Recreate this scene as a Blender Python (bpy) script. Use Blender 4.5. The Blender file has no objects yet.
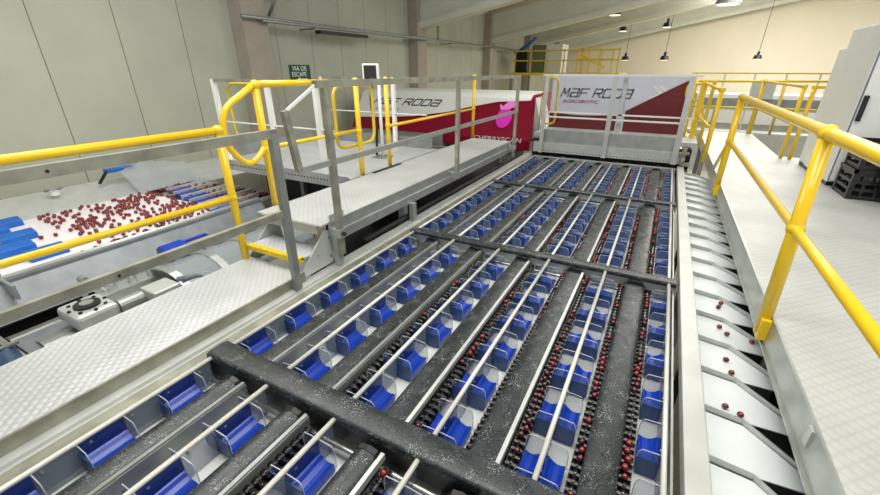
import bpy, bmesh, math, random
from mathutils import Vector, Matrix
random.seed(7)
PI = math.pi
ZO = 3.2                       # eye height above the hall floor; heights below are given relative to eye level
scene = bpy.context.scene
COL = scene.collection

# ------------------------------------------------------------------ camera, world, lights, exposure
cd = bpy.data.cameras.new('camera'); cam = bpy.data.objects.new('camera', cd); COL.objects.link(cam)
cam.location = (0, 0, ZO)
cam.rotation_euler = (math.radians(90-24.22), 0, math.radians(28.24))
cd.sensor_width = 36; cd.lens = 36*399/880; cd.clip_start = 0.02; cd.clip_end = 200
scene.camera = cam

w = bpy.data.worlds.new('world'); scene.world = w; w.use_nodes = True
w.node_tree.nodes['Background'].inputs[0].default_value = (0.93, 0.97, 1.0, 1)
w.node_tree.nodes['Background'].inputs[1].default_value = 0.62

def area(name, loc, size, power, rot=(0, 0, 0), col=(1, .98, .94)):
    l = bpy.data.lights.new(name, 'AREA'); l.shape = 'RECTANGLE'; l.size = size[0]; l.size_y = size[1]
    l.energy = power; l.color = col
    o = bpy.data.objects.new(name, l); COL.objects.link(o)
    o.location = (loc[0], loc[1], loc[2]+ZO); o.rotation_euler = rot
    return o
area('added_fill', (0.6, 1.5, 3.2), (5, 3), 235)  # fill panels added under the roof to brighten the hall
area('added_fill', (0.0, 9.2, 3.0), (5, 3), 170)
area('added_fill', (4.0, 15.0, 3.6), (7, 3.5), 360, col=(1, .97, .92))
area('added_fill', (4.0, 24.0, 3.8), (8, 4.5), 1350, col=(1, .97, .90))
area('added_fill', (-4.0, 2.2, 2.3), (3, 3), 130)

vs = scene.view_settings
vs.view_transform = 'Standard'; vs.look = 'None'; vs.gamma = 1; vs.use_curve_mapping = False
vs.exposure = 0.36

# ------------------------------------------------------------------ materials
def lin(c):
    return tuple(((v/255)/12.92 if v/255 <= .04045 else ((v/255+.055)/1.055)**2.4) for v in c)+(1,)
def N(nt, t, **kw):
    n = nt.nodes.new(t)
    for k, v in kw.items(): setattr(n, k, v)
    return n
def mat(name, rgb, rough=.5, metal=0., var=0., scale=6., bump=0., bscale=40., spec=.5, stretch=(1, 1, 1), emit=0, coat=0):
    m = bpy.data.materials.new(name); m.use_nodes = True; nt = m.node_tree; L = nt.links
    b = nt.nodes['Principled BSDF']; c = lin(rgb)
    b.inputs['Base Color'].default_value = c; b.inputs['Roughness'].default_value = rough
    b.inputs['Metallic'].default_value = metal; b.inputs['Specular IOR Level'].default_value = spec
    b.inputs['Coat Weight'].default_value = coat
    tc = N(nt, 'ShaderNodeTexCoord'); mp = N(nt, 'ShaderNodeMapping'); mp.inputs['Scale'].default_value = stretch
    L.new(tc.outputs['Object'], mp.inputs[0])
    if var:
        n = N(nt, 'ShaderNodeTexNoise'); n.inputs['Scale'].default_value = scale; n.inputs['Detail'].default_value = 5
        L.new(mp.outputs[0], n.inputs['Vector'])
        r = N(nt, 'ShaderNodeValToRGB'); r.color_ramp.elements[0].position = .3; r.color_ramp.elements[1].position = .7
        r.color_ramp.elements[0].color = tuple(max(0, v*(1-var)) for v in c[:3])+(1,)
        r.color_ramp.elements[1].color = tuple(min(1, v*(1+var*.7)) for v in c[:3])+(1,)
        L.new(n.outputs['Fac'], r.inputs[0]); L.new(r.outputs[0], b.inputs['Base Color'])
    if bump:
        n = N(nt, 'ShaderNodeTexNoise'); n.inputs['Scale'].default_value = bscale; n.inputs['Detail'].default_value = 3
        L.new(mp.outputs[0], n.inputs['Vector'])
        bp = N(nt, 'ShaderNodeBump'); bp.inputs['Strength'].default_value = bump; bp.inputs['Distance'].default_value = .01
        L.new(n.outputs['Fac'], bp.inputs['Height']); L.new(bp.outputs[0], b.inputs['Normal'])
    if emit:
        b.inputs['Emission Color'].default_value = c; b.inputs['Emission Strength'].default_value = emit
    return m

def clear(name, rgb, alpha, rough=.08):
    m = bpy.data.materials.new(name); m.use_nodes = True; nt = m.node_tree; L = nt.links
    b = nt.nodes['Principled BSDF']; b.inputs['Base Color'].default_value = lin(rgb)
    b.inputs['Roughness'].default_value = rough; b.inputs['Specular IOR Level'].default_value = .4
    t = N(nt, 'ShaderNodeBsdfTransparent'); mx = N(nt, 'ShaderNodeMixShader'); mx.inputs[0].default_value = alpha
    L.new(t.outputs[0], mx.inputs[1]); L.new(b.outputs[0], mx.inputs[2])
    L.new(mx.outputs[0], nt.nodes['Material Output'].inputs[0])
    return m

def plate(name, rgb, pitch=.055, strength=.8, rough=.42):
    """embossed aluminium tread: staggered raised lozenges"""
    m = bpy.data.materials.new(name); m.use_nodes = True; nt = m.node_tree; L = nt.links
    b = nt.nodes['Principled BSDF']; b.inputs['Roughness'].default_value = rough; b.inputs['Metallic'].default_value = .35
    tc = N(nt, 'ShaderNodeTexCoord'); sp = N(nt, 'ShaderNodeSeparateXYZ'); L.new(tc.outputs['Object'], sp.inputs[0])
    def M(op, a, bb=None, **k):
        n = N(nt, 'ShaderNodeMath', operation=op)
        for i, v in enumerate((a, bb)):
            if v is None: continue
            if isinstance(v, (int, float)): n.inputs[i].default_value = v
            else: L.new(v, n.inputs[i])
        return n.outputs[0]
    k = 2*PI/pitch
    s = M('MULTIPLY', M('SINE', M('MULTIPLY', M('ADD', sp.outputs[0], sp.outputs[1]), k*.5)),
          M('SINE', M('MULTIPLY', M('SUBTRACT', sp.outputs[0], sp.outputs[1]), k*.5)))
    a = M('ABSOLUTE', s)
    h = M('POWER', a, 1.5)
    bp = N(nt, 'ShaderNodeBump'); bp.inputs['Strength'].default_value = strength; bp.inputs['Distance'].default_value = .006
    L.new(h, bp.inputs['Height']); L.new(bp.outputs[0], b.inputs['Normal'])
    n = N(nt, 'ShaderNodeTexNoise'); n.inputs['Scale'].default_value = 2.2; n.inputs['Detail'].default_value = 6
    L.new(tc.outputs['Object'], n.inputs['Vector'])
    r = N(nt, 'ShaderNodeValToRGB'); c = lin(rgb)
    r.color_ramp.elements[0].position = .3; r.color_ramp.elements[1].position = .75
    r.color_ramp.elements[0].color = tuple(v*.84 for v in c[:3])+(1,); r.color_ramp.elements[1].color = tuple(min(1, v*1.06) for v in c[:3])+(1,)
    L.new(n.outputs['Fac'], r.inputs[0])
    mx = N(nt, 'ShaderNodeMix', data_type='RGBA', blend_type='MULTIPLY'); mx.inputs[0].default_value = 1
    r2 = N(nt, 'ShaderNodeValToRGB'); r2.color_ramp.elements[0].color = (.90, .90, .90, 1); r2.color_ramp.elements[1].color = (1, 1, 1, 1)
    r2.color_ramp.elements[0].position = .1; r2.color_ramp.elements[1].position = .5
    L.new(a, r2.inputs[0]); L.new(r.outputs[0], mx.inputs[6]); L.new(r2.outputs[0], mx.inputs[7])
    L.new(mx.outputs[2], b.inputs['Base Color'])
    return m

def foam(name):
    m = bpy.data.materials.new(name); m.use_nodes = True; nt = m.node_tree; L = nt.links
    b = nt.nodes['Principled BSDF']; b.inputs['Roughness'].default_value = .36
    tc = N(nt, 'ShaderNodeTexCoord')
    n = N(nt, 'ShaderNodeTexNoise'); n.inputs['Scale'].default_value = 160; n.inputs['Detail'].default_value = 3
    L.new(tc.outputs['Object'], n.inputs['Vector'])
    r = N(nt, 'ShaderNodeValToRGB'); r.color_ramp.elements[0].position = .35; r.color_ramp.elements[1].position = .75
    r.color_ramp.elements[0].color = lin((24, 29, 31)); r.color_ramp.elements[1].color = lin((56, 62, 64))
    L.new(n.outputs['Fac'], r.inputs[0]); L.new(r.outputs[0], b.inputs['Base Color'])
    vo = N(nt, 'ShaderNodeTexVoronoi'); vo.inputs['Scale'].default_value = 120; vo.inputs['Randomness'].default_value = 1
    L.new(tc.outputs['Object'], vo.inputs['Vector'])
    nm = N(nt, 'ShaderNodeTexNoise'); nm.inputs['Scale'].default_value = 14; nm.inputs['Detail'].default_value = 4; L.new(tc.outputs['Object'], nm.inputs['Vector'])
    th = N(nt, 'ShaderNodeMapRange'); th.inputs[1].default_value = .42; th.inputs[2].default_value = .62; th.inputs[3].default_value = .04; th.inputs[4].default_value = .34; L.new(nm.outputs['Fac'], th.inputs[0])
    lt = N(nt, 'ShaderNodeMath', operation='LESS_THAN'); L.new(vo.outputs['Distance'], lt.inputs[0]); L.new(th.outputs[0], lt.inputs[1])
    mc = N(nt, 'ShaderNodeMix', data_type='RGBA'); L.new(lt.outputs[0], mc.inputs[0]); L.new(r.outputs[0], mc.inputs[6]); mc.inputs[7].default_value = lin((128, 134, 136)); L.new(mc.outputs[2], b.inputs['Base Color'])  # pale specks: wet sparkle painted into the colour, mixed with foam grain
    n2 = N(nt, 'ShaderNodeTexNoise'); n2.inputs['Scale'].default_value = 210; n2.inputs['Detail'].default_value = 2
    L.new(tc.outputs['Object'], n2.inputs['Vector'])
    n3 = N(nt, 'ShaderNodeTexNoise'); n3.inputs['Scale'].default_value = 9; L.new(tc.outputs['Object'], n3.inputs['Vector'])
    rr = N(nt, 'ShaderNodeMapRange'); rr.inputs[1].default_value = .35; rr.inputs[2].default_value = .65; rr.inputs[3].default_value = .12; rr.inputs[4].default_value = .36
    L.new(n3.outputs['Fac'], rr.inputs[0]); L.new(rr.outputs[0], b.inputs['Roughness'])
    bp = N(nt, 'ShaderNodeBump'); bp.inputs['Strength'].default_value = .55; bp.inputs['Distance'].default_value = .0025
    L.new(n2.outputs['Fac'], bp.inputs['Height']); L.new(bp.outputs[0], b.inputs['Normal'])
    return m

def panelwall(name, rgb):
    m = mat(name, rgb, .75, var=.07, scale=1.3)
    nt = m.node_tree; L = nt.links; b = nt.nodes['Principled BSDF']
    src = b.inputs['Base Color'].links[0].from_socket
    tc = N(nt, 'ShaderNodeTexCoord'); sp = N(nt, 'ShaderNodeSeparateXYZ'); L.new(tc.outputs['Object'], sp.inputs[0])
    a = N(nt, 'ShaderNodeMath', operation='ADD'); a.inputs[1].default_value = 100.3; L.new(sp.outputs[1], a.inputs[0])
    f = N(nt, 'ShaderNodeMath', operation='FRACT'); L.new(a.outputs[0], f.inputs[0])
    g = N(nt, 'ShaderNodeMath', operation='LESS_THAN'); g.inputs[1].default_value = .014; L.new(f.outputs[0], g.inputs[0])
    mx = N(nt, 'ShaderNodeMix', data_type='RGBA'); L.new(g.outputs[0], mx.inputs[0]); L.new(src, mx.inputs[6])
    mx.inputs[7].default_value = lin((112, 114, 102)); L.new(mx.outputs[2], b.inputs['Base Color'])
    return m

MT = dict(
    wall=panelwall('grey_wall_panel', (178, 180, 164)),
    endwall=mat('cream_wall', (222, 214, 196), .8, var=.04, scale=.6),
    pillar=mat('pinkish_concrete', (164, 154, 142), .8, var=.1, scale=3),
    ceil=mat('roof_sheet', (190, 188, 172), .8, var=.06, scale=1),
    beam=mat('pale_concrete_beam', (206, 208, 196), .75, var=.06, scale=1.5),
    floor=mat('hall_floor', (198, 190, 166), .45, var=.12, scale=1.1),
    steel=mat('brushed_steel', (186, 190, 186), .38, .75, var=.14, scale=7, bump=.08),
    steeld=mat('dull_steel', (148, 152, 148), .45, .6, var=.18, scale=5),
    olive=mat('weathered_steel_edge', (150, 150, 136), .42, .45, var=.3, scale=9),
    alu=mat('pale_aluminium', (198, 201, 198), .4, .35, var=.1, scale=5),
    white=mat('white_enamel', (226, 228, 224), .4, var=.03, scale=3),
    chute=mat('white_plastic_chute', (214, 220, 222), .35, var=.06, scale=5),
    tray=mat('white_tray_floor', (214, 218, 214), .45, var=.12, scale=9),
    rod=mat('ivory_rod', (212, 211, 202), .35, .1, var=.06),
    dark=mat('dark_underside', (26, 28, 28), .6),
    black=mat('black_plastic', (22, 23, 25), .35, var=.2),
    chain=mat('black_chain', (17, 17, 19), .3),
    pin=mat('roller_pin', (190, 190, 186), .25, .8),
    blue_shade=mat('shaded_blue_end', (18, 62, 128), .35, var=.25, scale=60, spec=.6),  # deflector blue darkened as seen in shade through the clear plate
    blue=mat('blue_plastic', (4, 56, 168), .3, var=.12, scale=30, spec=.6),
    belt_blue=mat('bright_blue_block', (22, 96, 182), .4, var=.08),
    yellow=mat('yellow_paint', (234, 194, 20), .3, var=.05, scale=4, coat=.3),
    yellowd=mat('aged_yellow_paint', (208, 180, 52), .4, var=.1),
    nosing=mat('yellow_nosing', (226, 192, 20), .5, var=.2, scale=20),
    cherry=mat('cherry_skin', (120, 16, 22), .16, var=.5, scale=30, coat=.5),
    cherryd=mat('dark_cherry_skin', (70, 12, 18), .16, var=.4, scale=30, coat=.5),
    belt=mat('white_belt', (232, 226, 228), .55, var=.03),
    red=mat('crimson_panel', (132, 8, 42), .35, var=.06, scale=.7, spec=.3),
    redd=mat('maroon_panel', (102, 14, 24), .35, var=.2, scale=2.5, stretch=(1, 1, 6)),
    lav=mat('pale_lavender_panel', (206, 208, 222), .4, var=.02),
    mag=mat('magenta_emblem', (226, 40, 190), .4),
    pinkl=mat('light_pink_emblem', (240, 130, 215), .4),
    green=mat('green_sign', (10, 74, 44), .5),
    signw=mat('sign_white', (225, 235, 225), .5),
    textg=mat('grey_lettering', (120, 122, 140), .5),
    textd=mat('dark_lettering', (60, 62, 74), .5),
    textr=mat('red_lettering', (150, 40, 50), .5),
    lamp=mat('lamp_diffuser', (255, 246, 226), .5, emit=1.0),
    cloth=mat('blue_grey_cloth', (62, 84, 112), .85, var=.25, scale=6, stretch=(1, 4, .6)),
    navy=mat('navy_cloth', (24, 28, 44), .85, var=.2),
    guard=mat('dull_guard_sheet', (128, 134, 138), .5, .3, var=.2, scale=6),
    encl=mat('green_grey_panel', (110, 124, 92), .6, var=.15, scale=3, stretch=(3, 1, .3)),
    hose=mat('grey_hose', (128, 136, 142), .45),
    plateL=plate('tread_plate', (212, 215, 217), .05, .38, .42),
    plateR=plate('quilted_plate', (206, 208, 205), .06, .25, .5),
    foam=foam('black_foam'),
    glass=clear('clear_acrylic', (126, 142, 170), .21),
    glassw=clear('clear_acrylic_wall', (120, 130, 150), .42),
    glassb=clear('blue_tinted_wall', (30, 50, 122), .8),
    edge=clear('acrylic_edge', (200, 206, 210), .7),
    sheet=clear('clear_cover_sheet', (168, 176, 180), .55),
)

# ------------------------------------------------------------------ mesh helpers (coordinates relative to eye level)
def box(bm, a, b, rot=0, piv=None):
    x0, y0, z0 = a; x1, y1, z1 = b
    vs_ = [bm.verts.new(p) for p in ((x0,y0,z0),(x1,y0,z0),(x1,y1,z0),(x0,y1,z0),(x0,y0,z1),(x1,y0,z1),(x1,y1,z1),(x0,y1,z1))]
    for f in ((0,3,2,1),(4,5,6,7),(0,1,5,4),(1,2,6,5),(2,3,7,6),(3,0,4,7)): bm.faces.new([vs_[i] for i in f])
    if rot: bmesh.ops.rotate(bm, verts=vs_, cent=piv or (0,0,0), matrix=Matrix.Rotation(rot, 3, 'Z'))
    return vs_
def prism(bm, pts, axis, a, b):
    """polygon pts in the plane across axis, extruded from a to b"""
    def P(p, t):
        return {'x': (t, p[0], p[1]), 'y': (p[0], t, p[1]), 'z': (p[0], p[1], t)}[axis]
    A = [bm.verts.new(P(p, a)) for p in pts]; B = [bm.verts.new(P(p, b)) for p in pts]
    n = len(pts); bm.faces.new(A[::-1]); bm.faces.new(B)
    for i in range(n): bm.faces.new((A[i], A[(i+1) % n], B[(i+1) % n], B[i]))
    return A+B
def tube(bm, pts, r, seg=10, caps=True, closed=False):
    pts = [Vector(p) for p in pts]; n = len(pts); rings = []; up = None
    for i, p in enumerate(pts):
        if closed: d = (pts[(i+1) % n]-pts[i-1]).normalized()
        else: d = ((pts[min(i+1, n-1)]-p).normalized()+(p-pts[max(i-1, 0)]).normalized()).normalized()
        if up is None:
            up = d.orthogonal().normalized()
        else: up = (up-d*up.dot(d)).normalized()
        s = d.cross(up)
        rings.append([bm.verts.new(p+up*math.cos(2*PI*k/seg)*r+s*math.sin(2*PI*k/seg)*r) for k in range(seg)])
    m = n if closed else n-1
    for i in range(m):
        A, B = rings[i], rings[(i+1) % n]
        for k in range(seg): bm.faces.new((A[k], A[(k+1) % seg], B[(k+1) % seg], B[k]))
    if caps and not closed: bm.faces.new(rings[0][::-1]); bm.faces.new(rings[-1])
def fillet(pts, r, k=5, closed=False):
    pts = [Vector(p) for p in pts]; n = len(pts); out = []
    for i, p in enumerate(pts):
        if not closed and i in (0, n-1): out.append(p); continue
        a, b = pts[i-1], pts[(i+1) % n]
        ra = min(r, (a-p).length*.49); rb = min(r, (b-p).length*.49)
        p0 = p+(a-p).normalized()*ra; p1 = p+(b-p).normalized()*rb
        for j in range(k+1):
            t = j/k; out.append(p0*(1-t)**2+p*2*t*(1-t)+p1*t*t)
    return out
def ball(bm, c, r, u=12, v=8, sc=(1, 1, 1)):
    g = bmesh.ops.create_uvsphere(bm, u_segments=u, v_segments=v, radius=r)
    for vv in g['verts']: vv.co = Vector((vv.co.x*sc[0], vv.co.y*sc[1], vv.co.z*sc[2]))+Vector(c)
def cyl(bm, a, b, r, seg=16, r2=None):
    a = Vector(a); b = Vector(b); d = (b-a).normalized(); u = d.orthogonal().normalized(); s = d.cross(u)
    r2 = r if r2 is None else r2
    A = [bm.verts.new(a+(u*math.cos(2*PI*k/seg)+s*math.sin(2*PI*k/seg))*r) for k in range(seg)]
    B = [bm.verts.new(b+(u*math.cos(2*PI*k/seg)+s*math.sin(2*PI*k/seg))*r2) for k in range(seg)]
    bm.faces.new(A[::-1]); bm.faces.new(B)
    for k in range(seg): bm.faces.new((A[k], A[(k+1) % seg], B[(k+1) % seg], B[k]))
def wloc(o):
    v = Vector((0, 0, 0))
    while o: v += o.location; o = o.parent
    return v
def obj(name, bm, m, parent=None, smooth=False, bevel=0, local=False, origin=None):
    """one mesh object; mesh given relative to eye level unless local"""
    bmesh.ops.recalc_face_normals(bm, faces=bm.faces)
    off = Vector((0, 0, 0))
    if not local:
        off = Vector((0, 0, ZO))-wloc(parent)
        if origin is not None: off = -Vector(origin)
    for v in bm.verts: v.co += off
    me = bpy.data.meshes.new(name); bm.to_mesh(me); bm.free()
    if m is not None: me.materials.append(MT[m] if isinstance(m, str) else m)
    if smooth:
        for p in me.polygons: p.use_smooth = True
    o = bpy.data.objects.new(name, me); COL.objects.link(o)
    if parent: o.parent = parent
    if origin is not None and not parent: o.location = (origin[0], origin[1], origin[2]+ZO)
    if bevel:
        md = o.modifiers.new('bevel', 'BEVEL'); md.width = bevel; md.segments = 2; md.limit_method = 'ANGLE'
    return o
def tag(o, label, cat, group=None):
    o['label'] = label; o['category'] = cat
    if group: o['group'] = group
    return o
def thing(name, loc, label, cat, group=None):
    o = bpy.data.objects.new(name, None); COL.objects.link(o); o.empty_display_size = .1
    o.location = (loc[0], loc[1], loc[2]+ZO); return tag(o, label, cat, group)
def struct(o): o['kind'] = 'structure'; return o
def dup(root, loc, label=None, group=None):
    r = root.copy(); COL.objects.link(r); r.location = (loc[0], loc[1], loc[2]+ZO)
    if label: r['label'] = label
    if group: r['group'] = group
    for ch in list(root.children):
        c = ch.copy(); COL.objects.link(c); c.parent = r
        for g in ch.children:
            d = g.copy(); COL.objects.link(d); d.parent = c
    return r
def part_copy(o, parent, loc):
    c = o.copy(); COL.objects.link(c); c.parent = parent; c.location = loc
    for g in o.children:
        d = g.copy(); COL.objects.link(d); d.parent = c
    return c
def sh(o):
    o.data.set_sharp_from_angle(angle=math.radians(40)) if hasattr(o.data, 'set_sharp_from_angle') else None
    for p in o.data.polygons: p.use_smooth = True
    o.data.set_sharp_from_angle(angle=math.radians(40))
    return o
def B(): return bmesh.new()
def boxo(name, a, b, m, parent=None, bevel=0, **k):
    bm = B(); box(bm, a, b); return obj(name, bm, m, parent, bevel=bevel, **k)
def tubeo(name, pts, r, m, parent=None, seg=10, fr=0, closed=False, **k):
    bm = B(); tube(bm, fillet(pts, fr, closed=closed) if fr else pts, r, seg, closed=closed); return obj(name, bm, m, parent, smooth=True, **k)
def text(name, s, size, m, parent, origin, xdir, zdir, shear=0., depth=.004, sx=1.):
    cu = bpy.data.curves.new(name, 'FONT'); cu.body = s; cu.size = size; cu.extrude = depth/2; cu.shear = shear
    cu.align_x = 'LEFT'; cu.offset = size*.006
    t = bpy.data.objects.new(name+'_tmp', cu); COL.objects.link(t)
    dg = bpy.context.evaluated_depsgraph_get(); me = bpy.data.meshes.new_from_object(t.evaluated_get(dg))
    bpy.data.objects.remove(t)
    X = Vector(xdir).normalized(); Z = Vector(zdir).normalized(); Nn = X.cross(Z)
    o_ = Vector(origin)+Vector((0, 0, ZO))-wloc(parent)
    for v in me.vertices: v.co = o_+X*(v.co.x*sx)+Z*v.co.y+Nn*v.co.z
    me.materials.clear(); me.materials.append(MT[m])
    o = bpy.data.objects.new(name, me); COL.objects.link(o); o.parent = parent
    return o

STROKES = {'M': ([(0, 0), (.12, 1), (.5, .35), (.88, 1), (1, 0)],), 'a': ([(0, 1), (.9, 1), (1, .85), (1, 0), (.1, 0), (0, .15), (0, .4), (.1, .52), (1, .52)],),
           'F': ([(0, 0), (0, 1), (1, 1)], [(0, .5), (.8, .5)]), 'R': ([(0, 0), (0, 1), (.9, 1), (1, .88), (1, .6), (.9, .48), (0, .48)], [(.5, .48), (1, 0)]),
           'O': ([(.1, 0), (0, .12), (0, .88), (.1, 1), (.9, 1), (1, .88), (1, .12), (.9, 0), (.1, 0)],), 'D': ([(0, 0), (0, 1), (.85, 1), (1, .85), (1, .15), (.85, 0), (0, 0)],)}
def strokes(word, h, wd, m, parent, origin, zdir, shear=.3, wt=.2):
    """square-cut logo lettering from flat strokes, running along +x"""
    Z = Vector(zdir).normalized(); X = Vector((1, 0, 0)); Nn = X.cross(Z); cx = 0
    for ch in word:
        if ch == ' ': cx += wd*.6; continue
        bm = B(); hw_ = wt*h/2
        for line in STROKES[ch]:
            for (ax, ay), (bx, by_) in zip(line, line[1:]):
                a = Vector((ax*wd, ay*h)); b = Vector((bx*wd, by_*h)); d = (b-a).normalized(); n_ = Vector((-d.y, d.x))*hw_; e = d*hw_*.8
                q = [a-e-n_, b+e-n_, b+e+n_, a-e+n_]
                P_ = lambda p, t: Vector(origin)+X*(cx+p.x+shear*p.y)+Z*p.y+Nn*t
                A = [bm.verts.new(P_(p, 0)) for p in q]; C_ = [bm.verts.new(P_(p, .004)) for p in q]
                bm.faces.new(A); bm.faces.new(C_[::-1])
                for i in range(4): bm.faces.new((A[i], A[(i+1) % 4], C_[(i+1) % 4], C_[i]))
        obj('letter', bm, m, parent); cx += wd*1.32
# ------------------------------------------------------------------ the hall
WX = -7.5; EY = 31.0; FL = -ZO
struct(boxo('floor', (WX-.2, -6, FL-.2), (16, EY+.2, FL), 'floor'))
struct(boxo('wall_left', (WX-.2, -6, FL), (WX, EY+.2, 3.0), 'wall'))
struct(boxo('wall_end', (WX-.2, EY, FL), (16, EY+.2, 6.5), 'endwall'))
bm = B(); prism(bm, [(WX-.2, 2.15), (16, 2.15+.18*23.7), (16, 2.3+.18*23.7), (WX-.2, 2.3)], 'y', -6, EY+.2)
struct(obj('ceiling', bm, 'ceil'))
PY = [5.95, 12.15, 18.2, 23.9]
for i, y in enumerate(PY):
    boxn = B(); box(boxn, (WX, y-.28, FL), (WX+.34, y+.28, 2.1))
    struct(obj('trim_%d' % (i+1), boxn, 'pillar'))
for i, (y, z0) in enumerate(zip(PY[1:]+[30.4], (1.12, 1.0, 1.05, .95))):
    bm = B(); dx = 22; s = .185
    prof = [(WX+.34, z0), (WX+dx, z0+s*dx), (WX+dx, z0+1.05+s*dx), (WX+.34, z0+1.05)]
    prism(bm, prof, 'y', y-.11, y+.11)
    prism(bm, [(WX+.34, z0-.02), (WX+dx, z0-.02+s*dx), (WX+dx, z0+.16+s*dx), (WX+.34, z0+.16)], 'y', y-.22, y+.22)
    struct(obj('trim_%d' % (i+5), bm, 'beam'))
# wall cable tray with hangers
t = thing('cable_tray', (WX+.25, 12, .8), 'slim grey cable tray running high along the panelled left wall', 'cable tray')
tubeo('conduit', [(WX+.42, 5.6, .86), (WX+.42, 29, .80)], .035, 'steeld', t, 6)
boxo('rail', (WX+.36, 6.0, .80), (WX+.50, 24, .83), 'steeld', t)
for y in (7.4, 11.6, 14, 17.6, 20.5): boxo('bracket', (WX+.002, y-.03, .76), (WX+.46, y+.03, .79), 'steeld', t)
boxo('light_batten', (WX+.34, 7.5, .69), (WX+.5, 9.2, .76), 'black', t)
tubeo('drop_pipe', [(WX+.45, 13.0, .82), (WX+.45, 13.0, 1.3)], .03, 'steeld', t, 6)
tubeo('brace', [(WX+.1, 6.5, .95), (WX+.3, 6.55, 1.25), (WX+.3, 7.3, 1.5)], .03, 'steeld', t, 6)
# escape sign
t = thing('escape_sign', (WX+.03, 7.25, -.09), 'green escape route sign with white lettering on the grey wall', 'sign')
boxo('panel', (WX+.005, 6.92, -.30), (WX+.03, 7.52, .065), 'green', t)
text('lettering', 'VIA DE', .135, 'signw', t, (WX+.034, 6.98, -.055), (0, 1, 0), (0, 0, 1), sx=1.05)
text('lettering', 'ESCAPE', .135, 'signw', t, (WX+.034, 6.95, -.175), (0, 1, 0), (0, 0, 1), sx=.98)
bm = B(); prism(bm, [(7.42, -.25), (7.2, -.25), (7.2, -.28), (7.08, -.235), (7.2, -.19), (7.2, -.22), (7.42, -.22)], 'x', WX+.03, WX+.036)
obj('arrow', bm, 'signw', t)
# high bay lamps
def lamp(x, y, z, d, top, label, tilt=0):
    t = thing('pendant_lamp', (x, y, z), label, 'lamp')
    bm = B(); cyl(bm, (x, y, z), (x, y, z+d*.42), d*.46, 20, d*.34); cyl(bm, (x, y, z+d*.42), (x, y, z+d*.8), d*.14, 10)
    obj('housing', bm, 'steeld' if d > .6 else 'black', t)
    bm = B(); cyl(bm, (x, y, z-.02), (x, y, z-.004), d*.40, 20); obj('diffuser', bm, 'lamp', t)
    tubeo('cable', [(x, y, z+d*.7), (x+.04, y, top)], .012, 'black', t, 5)
    return t
def dirpt(px, py, Y):
    """ray of the measured camera, used once to site far things at distance Y"""
    f = 399; p = math.radians(24.22); yw = math.radians(28.24); a, b = px-440, 247.5-py
    up = b*math.cos(p)-f*math.sin(p); fw = b*math.sin(p)+f*math.cos(p)
    X = a*math.cos(yw)-fw*math.sin(yw); Yy = a*math.sin(yw)+fw*math.cos(yw)
    return (X*Y/Yy, Y, up*Y/Yy)
for (px, py, Y, d, lab) in ((615, 15, 20, .52, 'black pendant lamp hanging nearest the roof beams, upper left of the lamp group'),
                            (623, 31, 25, .45, 'small black pendant lamp just below and right of the biggest black one'),
                            (667, 27, 25, .45, 'small black pendant lamp high in front of the cream wall'),
                            (625, 60, 29, .48, 'low hung pendant lamp over the left part of the banner'),
                            (664, 60, 27.5, .5, 'low hung pendant lamp over the right part of the banner'),
                            (757, 59, 27, .42, 'lone pendant lamp on a long cable before the cream wall at right'),
                            (728, 4, 15.5, .72, 'large grey pendant lamp cut by the top edge of the picture')):
    x, y, z = dirpt(px, py, Y); lamp(x, y, z, d, 2.15+.18*(x-WX+.2), lab)

# ------------------------------------------------------------------ sorting machine frame
D = -1.45
RX = [-1.93, -1.49, -1.05, -.61, -.17, .27]       # the six rods
CB = [-1.10, 1.01, 3.10, 5.22, 7.30]              # cross beams
fr = thing('sorting_bed', (-.8, 3, FL), 'long steel frame of the cherry sorting bed with black padded cross beams', 'machine frame')
bm = B(); box(bm, (-2.13, -1.3, -1.53), (-2.045, 7.4, -1.44)); box(bm, (-2.045, -1.3, -1.62), (-2.03, 7.4, -1.46)); 
obj('side_rail', bm, 'alu', fr)
boxo('side_lip', (-2.045, -1.3, -1.475), (-1.96, 7.3, -1.462), 'olive', fr)
boxo('side_panel', (-1.975, -1.3, -1.70), (-1.96, 7.3, -1.475), 'steeld', fr)
boxo('side_rail', (.335, -1.3, -1.50), (.425, 7.35, -1.425), 'alu', fr, .004)
boxo('side_panel', (.30, -1.3, -1.72), (.31, 7.3, -1.49), 'steel', fr)
boxo('tray_floor', (-1.96, -1.3, -1.63), (.33, 7.3, -1.606), 'tray', fr)
for x in (-2.08, .38):
    for y in (-.9, 3.1, 7.1): boxo('leg', (x-.04, y-.04, FL), (x+.04, y+.04, -1.53), 'steeld', fr)
for k, y in enumerate(CB):
    hw = .068 if k < 2 else .052
    x0, x1 = -1.965, .32
    bx = boxo('cross_beam', (x0+.004, y-hw+.002, -1.56 if k < 2 else -1.53), (x1, y+hw-.002, -1.452 if k < 4 else -1.46), 'black' if k < 2 else 'steel', fr)
    if k < 4:
        bm = B(); n = 14
        arc = [(y-hw*math.cos(PI*i/n), -1.450+(.026 if k < 2 else .014)*math.sin(PI*i/n)**.42) for i in range(n+1)]
        arc = [(y-hw, -1.468)]+arc+[(y+hw, -1.468)]
        prism(bm, arc, 'x', x0, x1 if k < 2 else x1); sh(obj('foam_cover', bm, 'foam', bx))
    for i in range(5):                       # cross shaft seen under the near beams
        pass
    if k < 4:
        tubeo('shaft', [(x0+.08, y-.11, -1.545), (x1-.06, y-.11, -1.545)], .013, 'pin', bx, 8)
def lane_y(k): return CB[k]+.075, CB[k+1]-.085
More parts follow.
